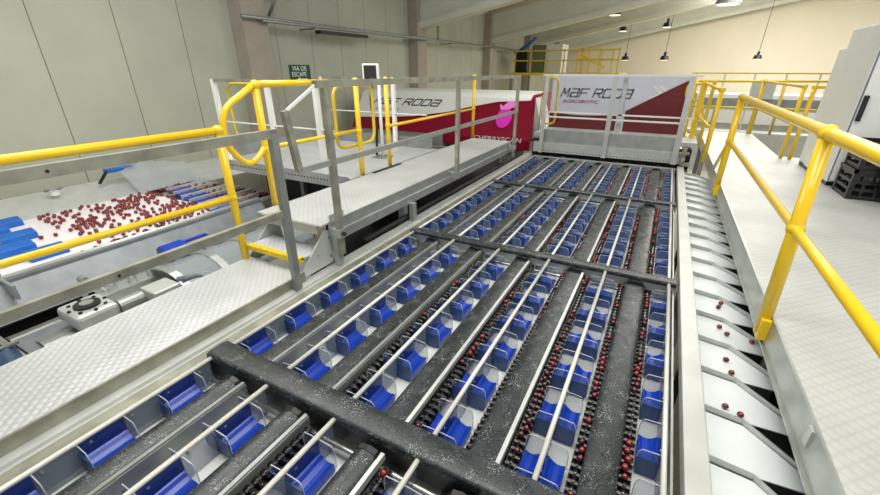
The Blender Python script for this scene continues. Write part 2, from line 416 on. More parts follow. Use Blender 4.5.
# lanes
PITCH = .33
def halfunit(s, lane, k=[0]): pass
def make_unit(s):
    """one outlet pocket: curved blue deflector between two clear end plates"""
    ln_ = .180; bm = B()
    prof = [(.010, -.080), (.018, -.086), (.030, -.100), (.048, -.112), (.070, -.113), (.087, -.104), (.089, -.110), (.089, -.150), (.010, -.150)]
    prism(bm, [(p[0]*s, p[1]) for p in prof], 'y', .006, ln_-.006)
    o = obj('deflector', bm, 'blue', None, local=True, bevel=.003)
    bm = B(); prism(bm, [(p[0]*s, p[1]) for p in ((.006, -.050), (.088, -.052), (.093, -.064), (.093, -.130), (.084, -.150), (.006, -.150))], 'y', -.006, -.001)
    obj('shaded_end', bm, 'blue_shade', o, local=True)  # darker blue stands for the deflector's shaded end behind the plate
    bm = B(); prism(bm, [(.0055*s, -.015), (.0095*s, -.015), (.0095*s, -.145), (.0055*s, -.145)], 'y', .004, ln_-.004)
    obj('back_panel', bm, 'glassb', o, local=True)
    for y in (0, ln_):
        bm = B()
        pf = [(.006, -.010), (.078, -.014), (.088, -.028), (.092, -.056), (.092, -.130), (.084, -.152), (.006, -.152)]
        prism(bm, [(p[0]*s, p[1]) for p in pf], 'y', y-.001, y+.003)
        obj('end_plate', bm, 'glass', o, local=True)
        bm = B(); tube(bm, [(p[0]*s, y+.001, p[1]) for p in pf[:5]], .0024, 4)
        obj('plate_edge', bm, 'edge', o, local=True)
    return o
protoL = make_unit(-1); protoR = make_unit(1)
names = ['leftmost', 'second from the left', 'third from the left', 'fourth from the left', 'fifth from the left', 'rightmost']
extra = ['with pockets only on its right side', 'beside dry clear channel walls', 'with a few cherries beside it', 'with cherry rollers on its left',
         'with red cherries along both sides', 'next to the pale steel side rail']
for li, x in enumerate(RX):
    ln = thing('sorting_lane', (x, 3, D), '%s lane of blue pockets, %s' % (names[li], extra[li]), 'sorting lane', 'lanes of blue pockets on the sorting bed')
    for k in range(4):
        y0, y1 = lane_y(k)
        tubeo('rod', [(x, y0-.03, D), (x, y1+.03, D)], .0115, 'rod', ln, 8)
        bm = B(); box(bm, (x-.004, y0, -1.604), (x+.004, y1, -1.462)); obj('divider_wall', bm, 'glassw', ln)
        for j in range(12):
            yy = CB[k]+.15+j*.165
            if yy > -.3 and yy < y1-.02 and k < 3: bm = B(); cyl(bm, (x-.012, yy, -1.480), (x+.012, yy, -1.480), .006, 8); obj('stud', bm, 'pin', ln)
        n = 6
        for j in range(n):
            yy = CB[k]+.105+j*PITCH
            if k == 0 and yy < -.45: continue
            for s, pr in ((-1, protoL), (1, protoR)):
                if li == 0 and s < 0: continue
                if li == 5 and s > 0: continue
                c = part_copy(pr, ln, Vector((x, yy, D+ZO))-wloc(ln))
for pr in (protoL, protoR):
    for c in list(pr.children): bpy.data.objects.remove(c)
    bpy.data.objects.remove(pr)
# black padded strips between the lanes
bay = ['in the nearest bay', 'between nearest and middle cross beams', 'between middle and far cross beams', 'in the farthest bay']
gapn = ['first', 'second', 'third', 'fourth', 'fifth']
for g in range(5):
    xc = RX[g]+.22
    for k in range(4):
        y0, y1 = lane_y(k); 
        if k == 0: y1 -= .03
        hw = .062 if k == 0 else .070; zt = -1.475 if k else -1.47; hh = .045 if k == 0 else .026
        t = thing('padded_tube', (xc, (y0+y1)/2, zt), 'black padded tube, %s gap from the left, %s' % (gapn[g], bay[k]), 'padded tube', 'black padded tubes between the lanes')
        bm = B(); n = 14
        arc = [(xc-hw*math.cos(PI*i/n), zt-.035+hh*math.sin(PI*i/n)**(1 if k == 0 else .55)) for i in range(n+1)]
        arc = [(xc-hw, zt-.085)]+arc+[(xc+hw, zt-.085)]
        A = prism(bm, arc, 'y', y0, y1)
        sh(obj('foam_sleeve', bm, 'foam', t))
        bm = B(); prism(bm, [(xc-hw-.004, zt-.087), (xc-hw-.004, zt-.03), (xc-hw*.7, zt+.004), (xc, zt+.014), (xc+hw*.7, zt+.004), (xc+hw+.004, zt-.03), (xc+hw+.004, zt-.087)], 'y', y1-.006, y1+.02)
        obj('end_cap', bm, 'black', t)
        boxo('bracket', (xc-.03, y0+.3, -1.604), (xc+.03, y0+.36, zt-.085), 'steeld', t)
        boxo('bracket', (xc-.03, y1-.3, -1.604), (xc+.03, y1-.24, zt-.085), 'steeld', t)
# pale edge rails beside lanes
for li in range(1, 6):
    x = RX[li]
    if li == 5: continue
    for k in range(4):
        y0, y1 = lane_y(k)
        bm = B(); box(bm, (x-.168, y0, -1.515), (x-.150, y1, -1.480)); 
        if li <= 2: box(bm, (x-.150, y0, -1.59), (x-.144, y1, -1.49))
        obj('lane_rail', bm, 'alu' if li > 2 else 'steeld', fr)
# roller chains
rl = B(); 
bm = B(); cyl(bm, (-.022, 0, 0), (-.006, 0, 0), .0135, 8); cyl(bm, (.006, 0, 0), (.022, 0, 0), .0135, 8); box(bm, (-.006, -.017, -.006), (.006, .017, .010))
roll = obj('roller', bm, 'chain', None, local=True, smooth=False)
bm = B(); cyl(bm, (-.026, 0, .002), (.026, 0, .002), .004, 6); cyl(bm, (-.003, 0, .0115), (.003, 0, .0115), .003, 6)
pin = obj('pin', bm, 'pin', roll, local=True)
chains = []
CH = [(RX[2]-.118, 'left of the third lane from the left'), (RX[3]-.118, 'left of the fourth lane from the left'), (RX[4]-.118, 'left of the fifth lane, rich in red cherries'),
      (RX[3]+.142, 'tight against the padded tubes right of the fourth lane'), (RX[4]+.132, 'right of the fifth lane beside the last padded tubes'), (RX[5]-.125, 'left of the rightmost lane of blue pockets')]
for ci, (cx, lab) in enumerate(CH):
    ch = thing('roller_chain', (cx, 3, -1.52), 'black roller chain %s' % lab, 'roller chain', 'black roller chains carrying cherries')
    zc = -1.535
    bm = B(); box(bm, (cx-.026, -.5, zc-.035), (cx+.026, 7.2, zc-.018)); obj('chain_bed', bm, 'chain', ch)
    ys = []; y = -.35
    while y < 7.2:
        if all(abs(y-c) > .09 for c in CB): ys.append(y)
        y += .040
    for y in ys[:98]: part_copy(roll, ch, Vector((cx, y, zc+ZO))-wloc(ch))
    bm = B()
    for y in ys[98:]: cyl(bm, (cx-.02, y, zc), (cx+.02, y, zc), .0135, 8)
    o = obj('roller', bm, 'chain', ch); o['kind'] = 'stuff'
for c in list(roll.children): bpy.data.objects.remove(c)
bpy.data.objects.remove(roll)
# cherries
def cherry_proto(m, r, stem):
    bm = B(); ball(bm, (0, 0, 0), r, 12, 8, (1, 1, .92))
    o = obj('cherry', bm, m, None, local=True, smooth=True)
    if stem:
        bm = B(); tube(bm, [(0, 0, r*.85), (.006, .003, r*1.5), (.02, .01, r*1.9)], .0015, 4); obj('stem', bm, 'hose', o, local=True)
    return o
cpA = cherry_proto('cherry', .0205, False); cpB = cherry_proto('cherryd', .0205, False)
CHERRIES = []
def cherry(x, y, z, label, group, sc=1., dark=None): CHERRIES.append((x, y, z, label, group, sc, random.random() < .35 if dark is None else dark))
def place_cherries():
    CHERRIES.sort(key=lambda c: (c[0]**2+c[1]**2+c[2]**2)/c[5]**2)
    for x, y, z, label, group, sc, dk in CHERRIES[:300]:
        c = (cpB if dk else cpA).copy(); COL.objects.link(c); c.location = (x, y, z+ZO)
        c.rotation_euler = (random.uniform(-.4, .4), random.uniform(-.4, .4), random.uniform(0, 6.28)); c.scale = (sc,)*3
        tag(c, label, 'cherry', group)
    rest = {}
    for c in CHERRIES[300:]: rest.setdefault('belt' if c[0] < -4 else 'chain', []).append(c)
    for k_, l_ in rest.items():
        bm = B()
        for x, y, z, label, group, sc, dk in l_: ball(bm, (x, y, z), .0205*sc, 10, 7)
        o = obj('cherries', bm, 'cherry', smooth=True, origin=(l_[0][0], l_[0][1], l_[0][2])); o['kind'] = 'stuff'
        tag(o, 'dark red cherries scattered farther along the white belt' if k_ == 'belt' else 'small red cherries farther along the black roller chains', 'cherries')
dens = [.02, .10, .30, .04, .24, .22]
desc = ['red cherry riding the chain left of the third lane', 'red cherry riding the chain left of the fourth lane', 'red cherry riding the chain left of the fifth lane',
        'red cherry on the chain hugging the fourth lane tubes', 'red cherry on the chain right of the fifth lane', 'red cherry on the chain left of the rightmost lane']
nc = 0; far = B()
for ci, (cx, lab) in enumerate(CH):
    y = -.3; cl = 0
    while y < 7.1:
        y += .045
        if any(abs(y-c) < .10 for c in CB): continue
        cl = .5*cl+random.random()*.75
        if cl*1.0 < 1-dens[ci]*1.05: continue
        x = cx+random.uniform(-.008, .008); sc = random.uniform(.62, .82)
        if y < 3.6:
            cherry(x, y, -1.512, desc[ci], desc[ci].replace('red cherry', 'red cherries'), sc, random.random() < .5); nc += 1
        else:
            ball(far, (x, y, -1.503), .0205*sc, 8, 6)
o = obj('cherries', far, 'cherry', smooth=True, origin=(0, 6, -1.5)); o['kind'] = 'stuff'; tag(o, 'dense red cherries on the far ends of the black roller chains', 'cherries')

# rear of the bed: dark drive area and far cross platform
t = thing('drive_housing', (-.8, 7.5, FL), 'dark drive housing in the gap between the sorting bed and the far platform', 'machine housing')
bm = B(); box(bm, (-2.1, 7.37, -1.75), (.5, 7.62, -1.52)); obj('housing', bm, 'dark', t)
tubeo('drive_shaft', [(-2.0, 7.45, -1.50), (.4, 7.45, -1.50)], .02, 'steeld', t, 8)
boxo('back_panel', (-2.1, 7.63, -1.75), (.5, 7.645, -1.2), 'dark', t)  # dark sheet added so the gap behind the bed looks shaded
for i in range(11): boxo('bearing_block', (-1.95+i*.22, 7.41, -1.52), (-1.88+i*.22, 7.49, -1.46), 'black', t)
for x in (-2.0, .4): boxo('leg', (x-.03, 7.5, FL), (x+.03, 7.56, -1.75), 'dark', t)

# far platform with rail
t = thing('cross_platform', (-.8, 8, FL), 'far steel platform crossing behind the sorting bed', 'platform')
boxo('deck', (-2.1, 7.66, -1.17), (.55, 8.9, -1.10), 'plateL', t)
boxo('toe_board', (-1.95, 7.55, -1.25), (.32, 7.60, -1.02), 'steel', t)
boxo('fascia', (-2.05, 7.50, -1.42), (.40, 7.62, -1.25), 'alu', t)
bm = B()
for i in range(40): cyl(bm, (-1.85+i*.055, 7.498, -1.39), (-1.85+i*.055, 7.502, -1.39), .008, 8)
obj('punched_holes', bm, 'dark', t)
for x in (-2.0, .45):
    for y in (7.8, 8.8): boxo('leg', (x-.04, y-.04, FL), (x+.04, y+.04, -1.17), 'steeld', t)
t = thing('cross_railing', (-.8, 7.46, -1.42), 'pale aluminium guard rail in front of the white and maroon banner', 'railing')
boxo('top_rail', (-1.97, 7.42, -.125), (.40, 7.48, -.095), 'white', t)
boxo('mid_rail', (-1.92, 7.44, -.80), (.32, 7.47, -.775), 'white', t)
boxo('mid_rail', (-1.92, 7.60, -.735), (.42, 7.625, -.71), 'white', t)
for x, wd in ((-1.90, .06), (-.80, .075), (.27, .085)): boxo('post', (x-wd/2, 7.43, -1.42), (x+wd/2, 7.47, -.095), 'alu', t)
boxo('post', (-.69, 7.6, -1.1), (-.63, 7.64, -.1), 'alu', t)
# banner
by = 8.55
t = thing('machine_banner', (-.9, by, -1.1), 'white and maroon front panel lettered MAF RODA beyond the far rail', 'banner')
boxo('board', (-2.06, by, -1.15), (.30, by+.03, -.105), 'lav', t)
bm = B(); n = 14
pts = [(-2.06, -1.15), (-.80, -1.15), (-.80, -.785)]+[(-.80-1.26*i/n, -.80-.045*math.sin(PI*i/n)+.0) for i in range(1, n)]+[(-2.06, -.80)]
prism(bm, pts, 'y', by-.008, by-.001); obj('maroon_field', bm, 'redd', t)
bm = B(); prism(bm, [(-.66, -1.15), (.30, -1.15), (.30, -.17), (.02, -.33), (-.40, -.58), (-.66, -.735)], 'y', by-.008, by-.001); obj('maroon_field', bm, 'redd', t)
strokes('MaF RODa', .145, .132, 'textg', t, (-1.88, by-.003, -.51), (0, 0, 1))
text('lettering', 'AGROBOTIC', .08, 'textr', t, (-1.85, by-.006, -.62), (1, 0, 0), (0, 0, 1), shear=.35, sx=1.5)
bm = B()
for dx in (0, .11): prism(bm, [(-.30+dx, -.29), (-.24+dx, -.29), (-.10+dx, -.40), (-.24+dx, -.51), (-.30+dx, -.51), (-.16+dx, -.40)], 'y', by-.006, by-.001)
obj('arrow_mark', bm, 'white', t)
for x in (-1.9, .2): boxo('support', (x-.03, by+.03, -1.10), (x+.03, by+.09, -.3), 'steeld', t)
boxo('column', (-.76, by-.04, -1.10), (-.70, by-.012, -.12), 'alu', t)
def gate_loop(name, x0, x1, y, z0, z1, lab, r=.02, m='yellowd'):
    t = thing(name, ((x0+x1)/2, y, z0), lab, 'safety gate')
    tubeo('loop_frame', [(x0, y, z0), (x0, y, z1), (x1, y, z1), (x1, y, z0)], r, m, t, 8, .1, closed=True)
    return t
t = gate_loop('swing_gate', -2.02, -1.78, 7.8, -.95, -.16, 'narrow yellow loop gate at the left end of the banner')
tubeo('hinge_arm', [(-2.02, 7.8, -.5), (-2.06, 7.8, -.5), (-2.06, 7.8, -1.1)], .012, 'yellowd', t, 6)
t = thing('corner_post', (.28, 8.2, -1.1), 'slanting yellow post at the right edge of the banner', 'post')
tubeo('post', [(.36, 8.35, -1.10), (.36, 8.35, -.15)], .03, 'yellow', t, 10)
boxo('foot', (.30, 8.29, -1.1), (.42, 8.41, -1.085), 'yellow', t)

# ------------------------------------------------------------------ right hand chutes
cx0, cx1, cxk = .428, .80, .59
y0 = .30; k = 0; CHY = []
while y0+.31*k < 7.2: CHY.append(y0+.31*k); k += 1
def chute_meshes():
    bm = B(); p = .31; n = 0
    pts = [(0, -p+.012), (.17, -p+.02), (.372, -p+.055), (.372, -.175), (.17, -.006), (0, -.006)]
    v = prism(bm, pts, 'z', -.006, 0)
    for q in v: q.co.z -= q.co.x*.10
    o = obj('chute', bm, 'chute', None, local=True)
    bm = B()
    A = [(0, 0), (.165, 0), (.372, -.168)]; Bq = [(0, .006), (.168, .006), (.372, -.161)]
    top = [bm.verts.new((a[0], a[1], .032-a[0]*.12)) for a in A]; bot = [bm.verts.new((a[0], a[1], -.012-a[0]*.10)) for a in A]
    top2 = [bm.verts.new((a[0], a[1], .032-a[0]*.12)) for a in Bq]; bot2 = [bm.verts.new((a[0], a[1], -.012-a[0]*.10)) for a in Bq]
    for i in range(2):
        bm.faces.new((bot[i], bot[i+1], top[i+1], top[i])); bm.faces.new((bot2[i], top2[i], top2[i+1], bot2[i+1]))
        bm.faces.new((top[i], top[i+1], top2[i+1], top2[i])); bm.faces.new((bot[i], bot2[i], bot2[i+1], bot[i+1]))
    bm.faces.new((bot[0], top[0], top2[0], bot2[0])); bm.faces.new((bot[2], bot2[2], top2[2], top[2]))
    obj('divider_strip', bm, 'steel', o, local=True)
    return o
chp = chute_meshes()
for i, y in enumerate(CHY):
    c = part_copy(chp, None, (0, 0, 0)) if False else chp.copy()
    if True:
        COL.objects.link(c); c.location = (cx0, y, -1.49+ZO)
        for g in chp.children:
            d = g.copy(); COL.objects.link(d); d.parent = c
    ordn = ['nearest', 'second', 'third', 'fourth', 'fifth', 'sixth', 'seventh', 'eighth', 'ninth', 'tenth', 'eleventh', 'twelfth', 'thirteenth', 'fourteenth',
            'fifteenth', 'sixteenth', 'seventeenth', 'eighteenth', 'nineteenth', 'twentieth', 'twenty-first', 'twenty-second', 'twenty-third']
    lab = 'white outlet chute, the %s from the camera in the row left of the right walkway' % ordn[i]
    tag(c, lab, 'chute', 'white outlet chutes along the right side')
bpy.data.objects.remove(chp.children[0]); bpy.data.objects.remove(chp)
for (x, y, lab) in ((.57, 2.33, 'pair'), (.585, 2.22, ''), (.53, 1.92, ''), (.60, 2.62, ''), (.565, 2.68, ''), (.59, 1.90, ''), (.58, 2.95, ''), (.60, 3.02, ''), (.73, 2.62, '')):
    cherry(x, y, -1.49-(x-cx0)*.1+.014, 'stray red cherry lying on the white outlet chutes', 'stray cherries on the outlet chutes', .75)
t = thing('chute_support', (.6, 3.8, FL), 'dark support trough under the white outlet chutes', 'trough')
boxo('trough', (.43, -.2, -1.80), (.98, 7.3, -1.78), 'dark', t)
boxo('trough_wall', (.93, -.2, -1.78), (.95, 7.3, -1.50), 'dark', t)
for y in (.2, 3.8, 7.0): boxo('leg', (.6, y, FL), (.66, y+.06, -1.80), 'dark', t)
t = thing('hinge_bracket', (.42, 7.42, -1.42), 'small steel bracket at the far right corner of the sorting bed', 'bracket')
bm = B(); box(bm, (.36, 7.40, -1.42), (.42, 7.46, -1.15)); box(bm, (.33, 7.38, -1.25), (.46, 7.48, -1.22)); box(bm, (.40, 7.36, -1.42), (.5, 7.49, -1.38))
obj('plate', bm, 'olive', t); bm = B(); cyl(bm, (.39, 7.35, -1.32), (.39, 7.49, -1.32), .03, 10); obj('roller', bm, 'steel', t)

# ------------------------------------------------------------------ right walkway
t = thing('right_walkway', (1.5, 4, FL), 'broad pale quilted metal walkway along the right side', 'walkway')
boxo('deck', (.742, -1.5, -1.262), (2.25, 7.9, -1.24), 'plateR', t)
boxo('deck', (.742, 7.9, -1.262), (1.66, 10.6, -1.24), 'plateR', t)
boxo('deck', (2.256, -1.5, -1.262), (5.2, 7.5, -1.24), 'plateR', t)
boxo('fascia', (.730, -1.5, -1.40), (.742, 10.6, -1.236), 'steel', t)
boxo('fascia_flange', (.715, -1.5, -1.405), (.742, 10.6, -1.395), 'steel', t)
bm = B(); box(bm, (.722, 1.62, -1.335), (.731, 1.66, -1.25)); obj('splice_plate', bm, 'alu', t)
for x in (.82, 2.2, 4.9):
    for y in (-1.2, 2.5, 6.5):
        boxo('leg', (x-.04, y-.04, FL), (x+.04, y+.04, -1.262), 'steeld', t)
for x in (.82, 1.6): boxo('leg', (x-.04, 10.3, FL), (x+.04, 10.38, -1.262), 'steeld', t)
def joint(p, c, r): bm = B(); ball(bm, c, r, 14, 10); obj('ball_joint', bm, 'yellow', p, smooth=True)
def ybase(t, x, y, z, m='yellow'):
    bm = B(); box(bm, (x-.012, y-.05, z-.11), (x+.035, y+.05, z+.01)); obj('fixing_foot', bm, m, t)
t = thing('yellow_railing', (.70, 4, -1.3), 'thick yellow tube railing along the left edge of the right walkway', 'railing')
rx = .705
yp = [-.6, 2.60, 5.6, 7.5]
tubeo('top_rail', [(rx, -1.2, -.285), (rx, 5.62, -.285), ], .031, 'yellow', t, 14)
tubeo('mid_rail', [(rx, -1.2, -.755), (rx, 5.62, -.755)], .024, 'yellow', t, 12)
tubeo('mid_rail', [(rx, 5.62, -.755), (rx, 6.3, -1.2)], .02, 'yellow', t, 10)
for y in yp[:3]:
    yb = y-.13 if y == yp[1] else y; ym = yb+(y-yb)*.56
    p = tubeo('post', [(rx, yb, -1.34), (rx, y, -.285)], .033, 'yellow', t, 14)
    joint(p, (rx, y, -.285), .042); joint(p, (rx, ym, -.755), .041)
    bm = B(); box(bm, (rx-.02, yb-.045, -1.37), (rx+.024, yb+.045, -1.25)); obj('fixing_foot', bm, 'yellow', p)
    bm = B(); cyl(bm, (rx-.026, yb, -1.35), (rx-.02, yb, -1.35), .01, 8); obj('bolt', bm, 'pin', p)
t = thing('yellow_railing', (.66, 7, -1.3), 'short yellow rail post with sloping tube beyond the long railing', 'railing')
tubeo('post', [(.62, 6.9, -1.24), (.62, 6.9, -.27)], .03, 'yellow', t, 12)
tubeo('top_rail', [(.62, 6.9, -.27), (.50, 8.3, -.23)], .022, 'yellow', t, 10)
tubeo('mid_rail', [(.62, 6.9, -.78), (.50, 8.3, -.74)], .02, 'yellow', t, 10)
joint(t, (.62, 6.9, -.27), .042); joint(t, (.62, 6.9, -.78), .036)
t = thing('yellow_gate_post', (.5, 8.3, -1.24), 'thick yellow twin gate post right of the banner', 'post')
boxo('post', (.44, 8.28, -1.17), (.53, 8.36, -.20), 'yellow', t)
boxo('post', (.60, 8.4, -1.24), (.65, 8.45, -.20), 'yellowd', t)
boxo('foot', (.38, 8.22, -1.17), (.58, 8.42, -1.14), 'yellow', t)
tubeo('loop', [(.44, 8.3, -.24), (.25, 8.3, -.24), (.25, 8.3, -.46), (.44, 8.3, -.50)], .02, 'yellow', t, 8, .08)
t = thing('far_yellow_railing', (2, 10.5, -1.24), 'thin yellow railing closing the far end of the right walkway', 'railing')
for (x, r) in ((.78, .022), (1.60, .045), (1.95, .022)): tubeo('post', [(x, 10.5, -1.24), (x, 10.5, -.20)], r, 'yellowd', t, 10)
tubeo('top_rail', [(.45, 10.5, -.25), (3.3, 10.5, -.22)], .022, 'yellowd', t, 8)
tubeo('mid_rail', [(.45, 10.5, -.74), (3.3, 10.5, -.74)], .022, 'yellowd', t, 8)
tubeo('stiffener', [(.55, 8.5, -.62), (.78, 10.5, -1.2)], .018, 'yellow', t, 8)
t = thing('yellow_post_pair', (1.78, 7.7, -1.24), 'pair of yellow rail posts left of the white cabinet', 'railing')
for i, x in enumerate((1.66, 1.77)):
    y = 7.75
    p = tubeo('post', [(x, y, -1.24), (x, y, -.24)], .026, 'yellow', t, 12)
    joint(p, (x, y, -.24), .036)
tubeo('top_rail', [(1.77, 7.75, -.24), (2.1, 7.75, -.24)], .024, 'yellow', t, 10)
tubeo('top_rail', [(1.66, 7.75, -.24), (1.60, 10.5, -.24)], .02, 'yellowd', t, 10)
tubeo('mid_rail', [(1.66, 7.75, -.74), (1.60, 10.5, -.74)], .02, 'yellowd', t, 10)
# cabinet
t = thing('white_cabinet', (2.4, 6.6, -1.24), 'tall white steel cabinet on the right walkway with a black door handle', 'cabinet')
boxo('body', (1.78, 6.07, -1.19), (3.2, 7.05, .415), 'white', t, .006)
boxo('rear_section', (1.80, 7.05, -1.19), (3.0, 7.40, .215), 'white', t, .006)
boxo('plinth', (1.80, 6.10, -1.24), (3.2, 7.36, -1.19), 'black', t)
dr = boxo('door', (1.80, 6.045, -1.17), (2.9, 6.068, .395), 'white', t, .004)
boxo('gasket', (1.789, 6.05, -1.18), (1.798, 6.072, .40), 'textg', t)
bm = B(); box(bm, (1.805, 6.0, -.52), (1.845, 6.045, -.26)); obj('handle', bm, 'black', dr, bevel=.01)
bm = B(); cyl(bm, (1.9, 6.9, .415), (1.9, 6.9, .46), .04, 12); obj('lifting_eye', bm, 'white', t)
# crates
def crate(x0, y0, z0, w_, d_, h, lab):
    t = thing('plastic_crate', (x0+w_/2, y0+d_/2, z0), lab, 'crate')
    bm = B(); th = .012
    box(bm, (x0, y0, z0), (x0+w_, y0+d_, z0+.015))
    for (a, b) in (((x0, y0), (x0+w_, y0+th)), ((x0, y0+d_-th), (x0+w_, y0+d_)), ((x0, y0), (x0+th, y0+d_)), ((x0+w_-th, y0), (x0+w_, y0+d_))):
        for q in range(4):
            z = z0+.012+q*(h-.03)/3.6; box(bm, (a[0], a[1], z), (b[0], b[1], z+.028))
        box(bm, (a[0]-.008, a[1]-.008, z0+h-.035), (b[0]+.008, b[1]+.008, z0+h))
    for (cx_, cy_) in ((x0, y0), (x0+w_-.03, y0), (x0, y0+d_-.03), (x0+w_-.03, y0+d_-.03)): box(bm, (cx_-.004, cy_-.004, z0), (cx_+.034, cy_+.034, z0+h))
    n = int(w_/.09)
    for q in range(1, n):
        for yy in (y0, y0+d_-th): box(bm, (x0+q*w_/n-.008, yy-.003, z0), (x0+q*w_/n+.008, yy+th+.003, z0+h))
    obj('body', bm, 'black', t)
    bm = B(); tube(bm, fillet([(x0+w_*.4, y0-.02, z0+h*.6), (x0+w_*.4, y0-.035, z0+h*.75), (x0+w_*.6, y0-.035, z0+h*.75), (x0+w_*.6, y0-.02, z0+h*.6)], .01), .008, 6); obj('grip', bm, 'dark', t)
crate(1.82, 5.52, -1.24, .62, .42, .30, 'lower black plastic crate on the walkway in front of the white cabinet')
crate(1.83, 5.53, -.938, .60, .40, .27, 'upper black plastic crate stacked in front of the white cabinet')
bm = B(); ball(bm, (2.16, 5.42, -.98), .16, 16, 10, (1.0, .7, 1.6))
for v in bm.verts: v.co += Vector((.02*math.sin(v.co.z*30), .02*math.sin(v.co.x*40), 0)); v.co.z = max(v.co.z, -1.239)
tag(obj('cloth_bag', bm, 'navy', smooth=True, origin=(2.16, 5.42, -1.24)), 'dark navy cloth bag slumped by the black crates', 'bag')

# ------------------------------------------------------------------ left low walkway, step, high walkway
t = thing('low_walkway', (-2.45, .2, FL), 'lower pale tread plate walkway at the left front', 'walkway')
boxo('deck', (-2.70, -1.5, -1.385), (-2.115, 1.815, -1.37), 'plateL', t)
boxo('edge_angle', (-2.115, -1.5, -1.44), (-2.10, 1.815, -1.368), 'olive', t)
boxo('edge_angle', (-2.70, -1.5, -1.44), (-2.69, 1.72, -1.385), 'steel', t)
for x in (-2.66, -2.18):
    for y in (-1.2, 1.5): boxo('leg', (x-.03, y-.03, FL), (x+.03, y+.03, -1.385), 'steeld', t)
t = thing('stair_step', (-2.4, 1.85, -1.37), 'small step with yellow nosing joining the low and high left walkways', 'step')
boxo('tread', (-2.69, 1.83, -1.285), (-2.13, 2.06, -1.27), 'plateL', t)
boxo('nosing', (-2.69, 1.80, -1.30), (-2.13, 1.85, -1.262), 'nosing', t)
for x in (-2.13, -2.715):
    bm = B(); prism(bm, [(1.80, -1.42), (2.13, -1.42), (2.17, -1.34), (2.15, -1.15), (2.07, -1.14), (1.82, -1.37)], 'x', x, x+.012)
    sp_ = obj('side_plate', bm, 'alu', t)
    bm = B()
    for (yy, zz) in ((1.98, -1.30), (2.11, -1.20), (2.11, -1.36)): cyl(bm, (x+.012, yy, zz), (x+.017, yy, zz), .009, 8)
    obj('bolt', bm, 'pin', sp_)
t = thing('high_walkway', (-2.45, 4.5, FL), 'long raised pale tread plate walkway left of the sorting bed', 'walkway')
boxo('deck', (-2.80, 2.03, -1.095), (-2.115, 6.35, -1.08), 'plateL', t)
boxo('front_lip', (-2.72, 2.0, -1.14), (-2.12, 2.03, -1.076), 'steel', t)
bm = B(); prism(bm, [(-2.115, -1.078), (-2.10, -1.078), (-2.10, -1.17), (-2.085, -1.17), (-2.085, -1.245), (-2.115, -1.245)], 'y', 2.12, 6.35)
obj('fascia', bm, 'steel', t)
boxo('end_tab', (-2.125, 2.14, -1.22), (-2.11, 2.30, -1.03), 'alu', t)
boxo('fascia', (-2.80, 2.31, -1.20), (-2.79, 6.35, -1.08), 'steel', t)
boxo('gap_strip', (-2.775, 3.55, -1.078), (-2.74, 4.1, -1.070), 'dark', t)
for x in (-2.21, -2.7):
    for y in (3.3, 6.1): boxo('leg', (x-.035, y-.035, FL), (x+.035, y+.035, -1.095), 'steeld', t)
boxo('leg', (-2.10, 3.25, -1.9), (-2.05, 3.31, -1.245), 'steel', t)
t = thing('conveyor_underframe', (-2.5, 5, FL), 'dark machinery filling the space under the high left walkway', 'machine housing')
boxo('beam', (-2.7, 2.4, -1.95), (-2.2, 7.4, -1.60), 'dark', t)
tubeo('pipe', [(-2.17, 2.6, -1.42), (-2.17, 7.2, -1.42)], .03, 'dark', t, 8)
boxo('channel', (-2.25, 2.4, -1.62), (-2.17, 7.3, -1.56), 'steeld', t)
for y in (2.8, 7.0): boxo('leg', (-2.5, y, FL), (-2.42, y+.08, -1.95), 'dark', t)

def flat(bm, a, b, w_, h_):
    """flat bar from a to b: w_ horizontal thickness, h_ height"""
    a = Vector(a); b = Vector(b); d = (b-a).normalized()
    up = Vector((0, 0, 1)) if abs(d.z) < .9 else Vector((0, 1, 0))
    s = d.cross(up).normalized(); u = s.cross(d)
    q = [bm.verts.new(p+s*i*w_/2+u*j*h_/2) for p in (a, b) for i, j in ((-1, -1), (1, -1), (1, 1), (-1, 1))]
    for f in ((0, 1, 2, 3), (7, 6, 5, 4), (0, 4, 5, 1), (1, 5, 6, 2), (2, 6, 7, 3), (3, 7, 4, 0)): bm.faces.new([q[i] for i in f])
def flato(name, a, b, w_, h_, m, parent): bm = B(); flat(bm, a, b, w_, h_); return obj(name, bm, m, parent)
sx = -2.055
t = thing('steel_railing', (sx, .5, -1.4), 'grey square tube railing along the low left walkway', 'railing')
flato('top_rail', (sx, -1.4, -.36), (sx, 1.72, -.36), .035, .05, 'olive', t)
flato('mid_rail', (sx, -1.4, -.86), (sx, 1.70, -.86), .03, .045, 'olive', t)
boxo('post', (sx-.02, 1.67, -1.43), (sx+.02, 1.72, -.36), 'steeld', t)
boxo('post', (sx-.02, -1.2, -1.43), (sx+.02, -1.15, -.36), 'steeld', t)
bm = B(); cyl(bm, (sx+.0175, .62, -.36), (sx+.02, .62, -.36), .007, 8); cyl(bm, (sx+.015, .72, -.86), (sx+.018, .72, -.86), .007, 8); obj('screw_hole', bm, 'dark', t)
ux = -2.02
t = thing('steel_railing', (ux, 4.2, -1.3), 'grey square tube railing along the high left walkway with bent end', 'railing')
flato('top_rail', (ux, 2.05, -.095), (ux, 6.3, -.115), .035, .045, 'olive', t)
flato('mid_rail', (ux, 1.83, -.61), (ux, 6.3, -.61), .03, .04, 'steel', t)
flato('end_brace', (ux, 2.08, -.09), (ux, 1.80, -.235), .010, .018, 'white', t)
flato('end_bar', (ux, 1.78, -.235), (ux, 1.83, -.61), .035, .04, 'olive', t)
for y, z in ((2.14, -1.33), (4.18, -1.2), (6.24, -1.3)):
    p = boxo('post', (ux-.02, y-.022, z), (ux+.02, y+.022, -.10), 'olive', t)
    boxo('clamp', (ux-.075, y-.03, -1.19), (ux+.03, y+.03, -1.12), 'steel', p)
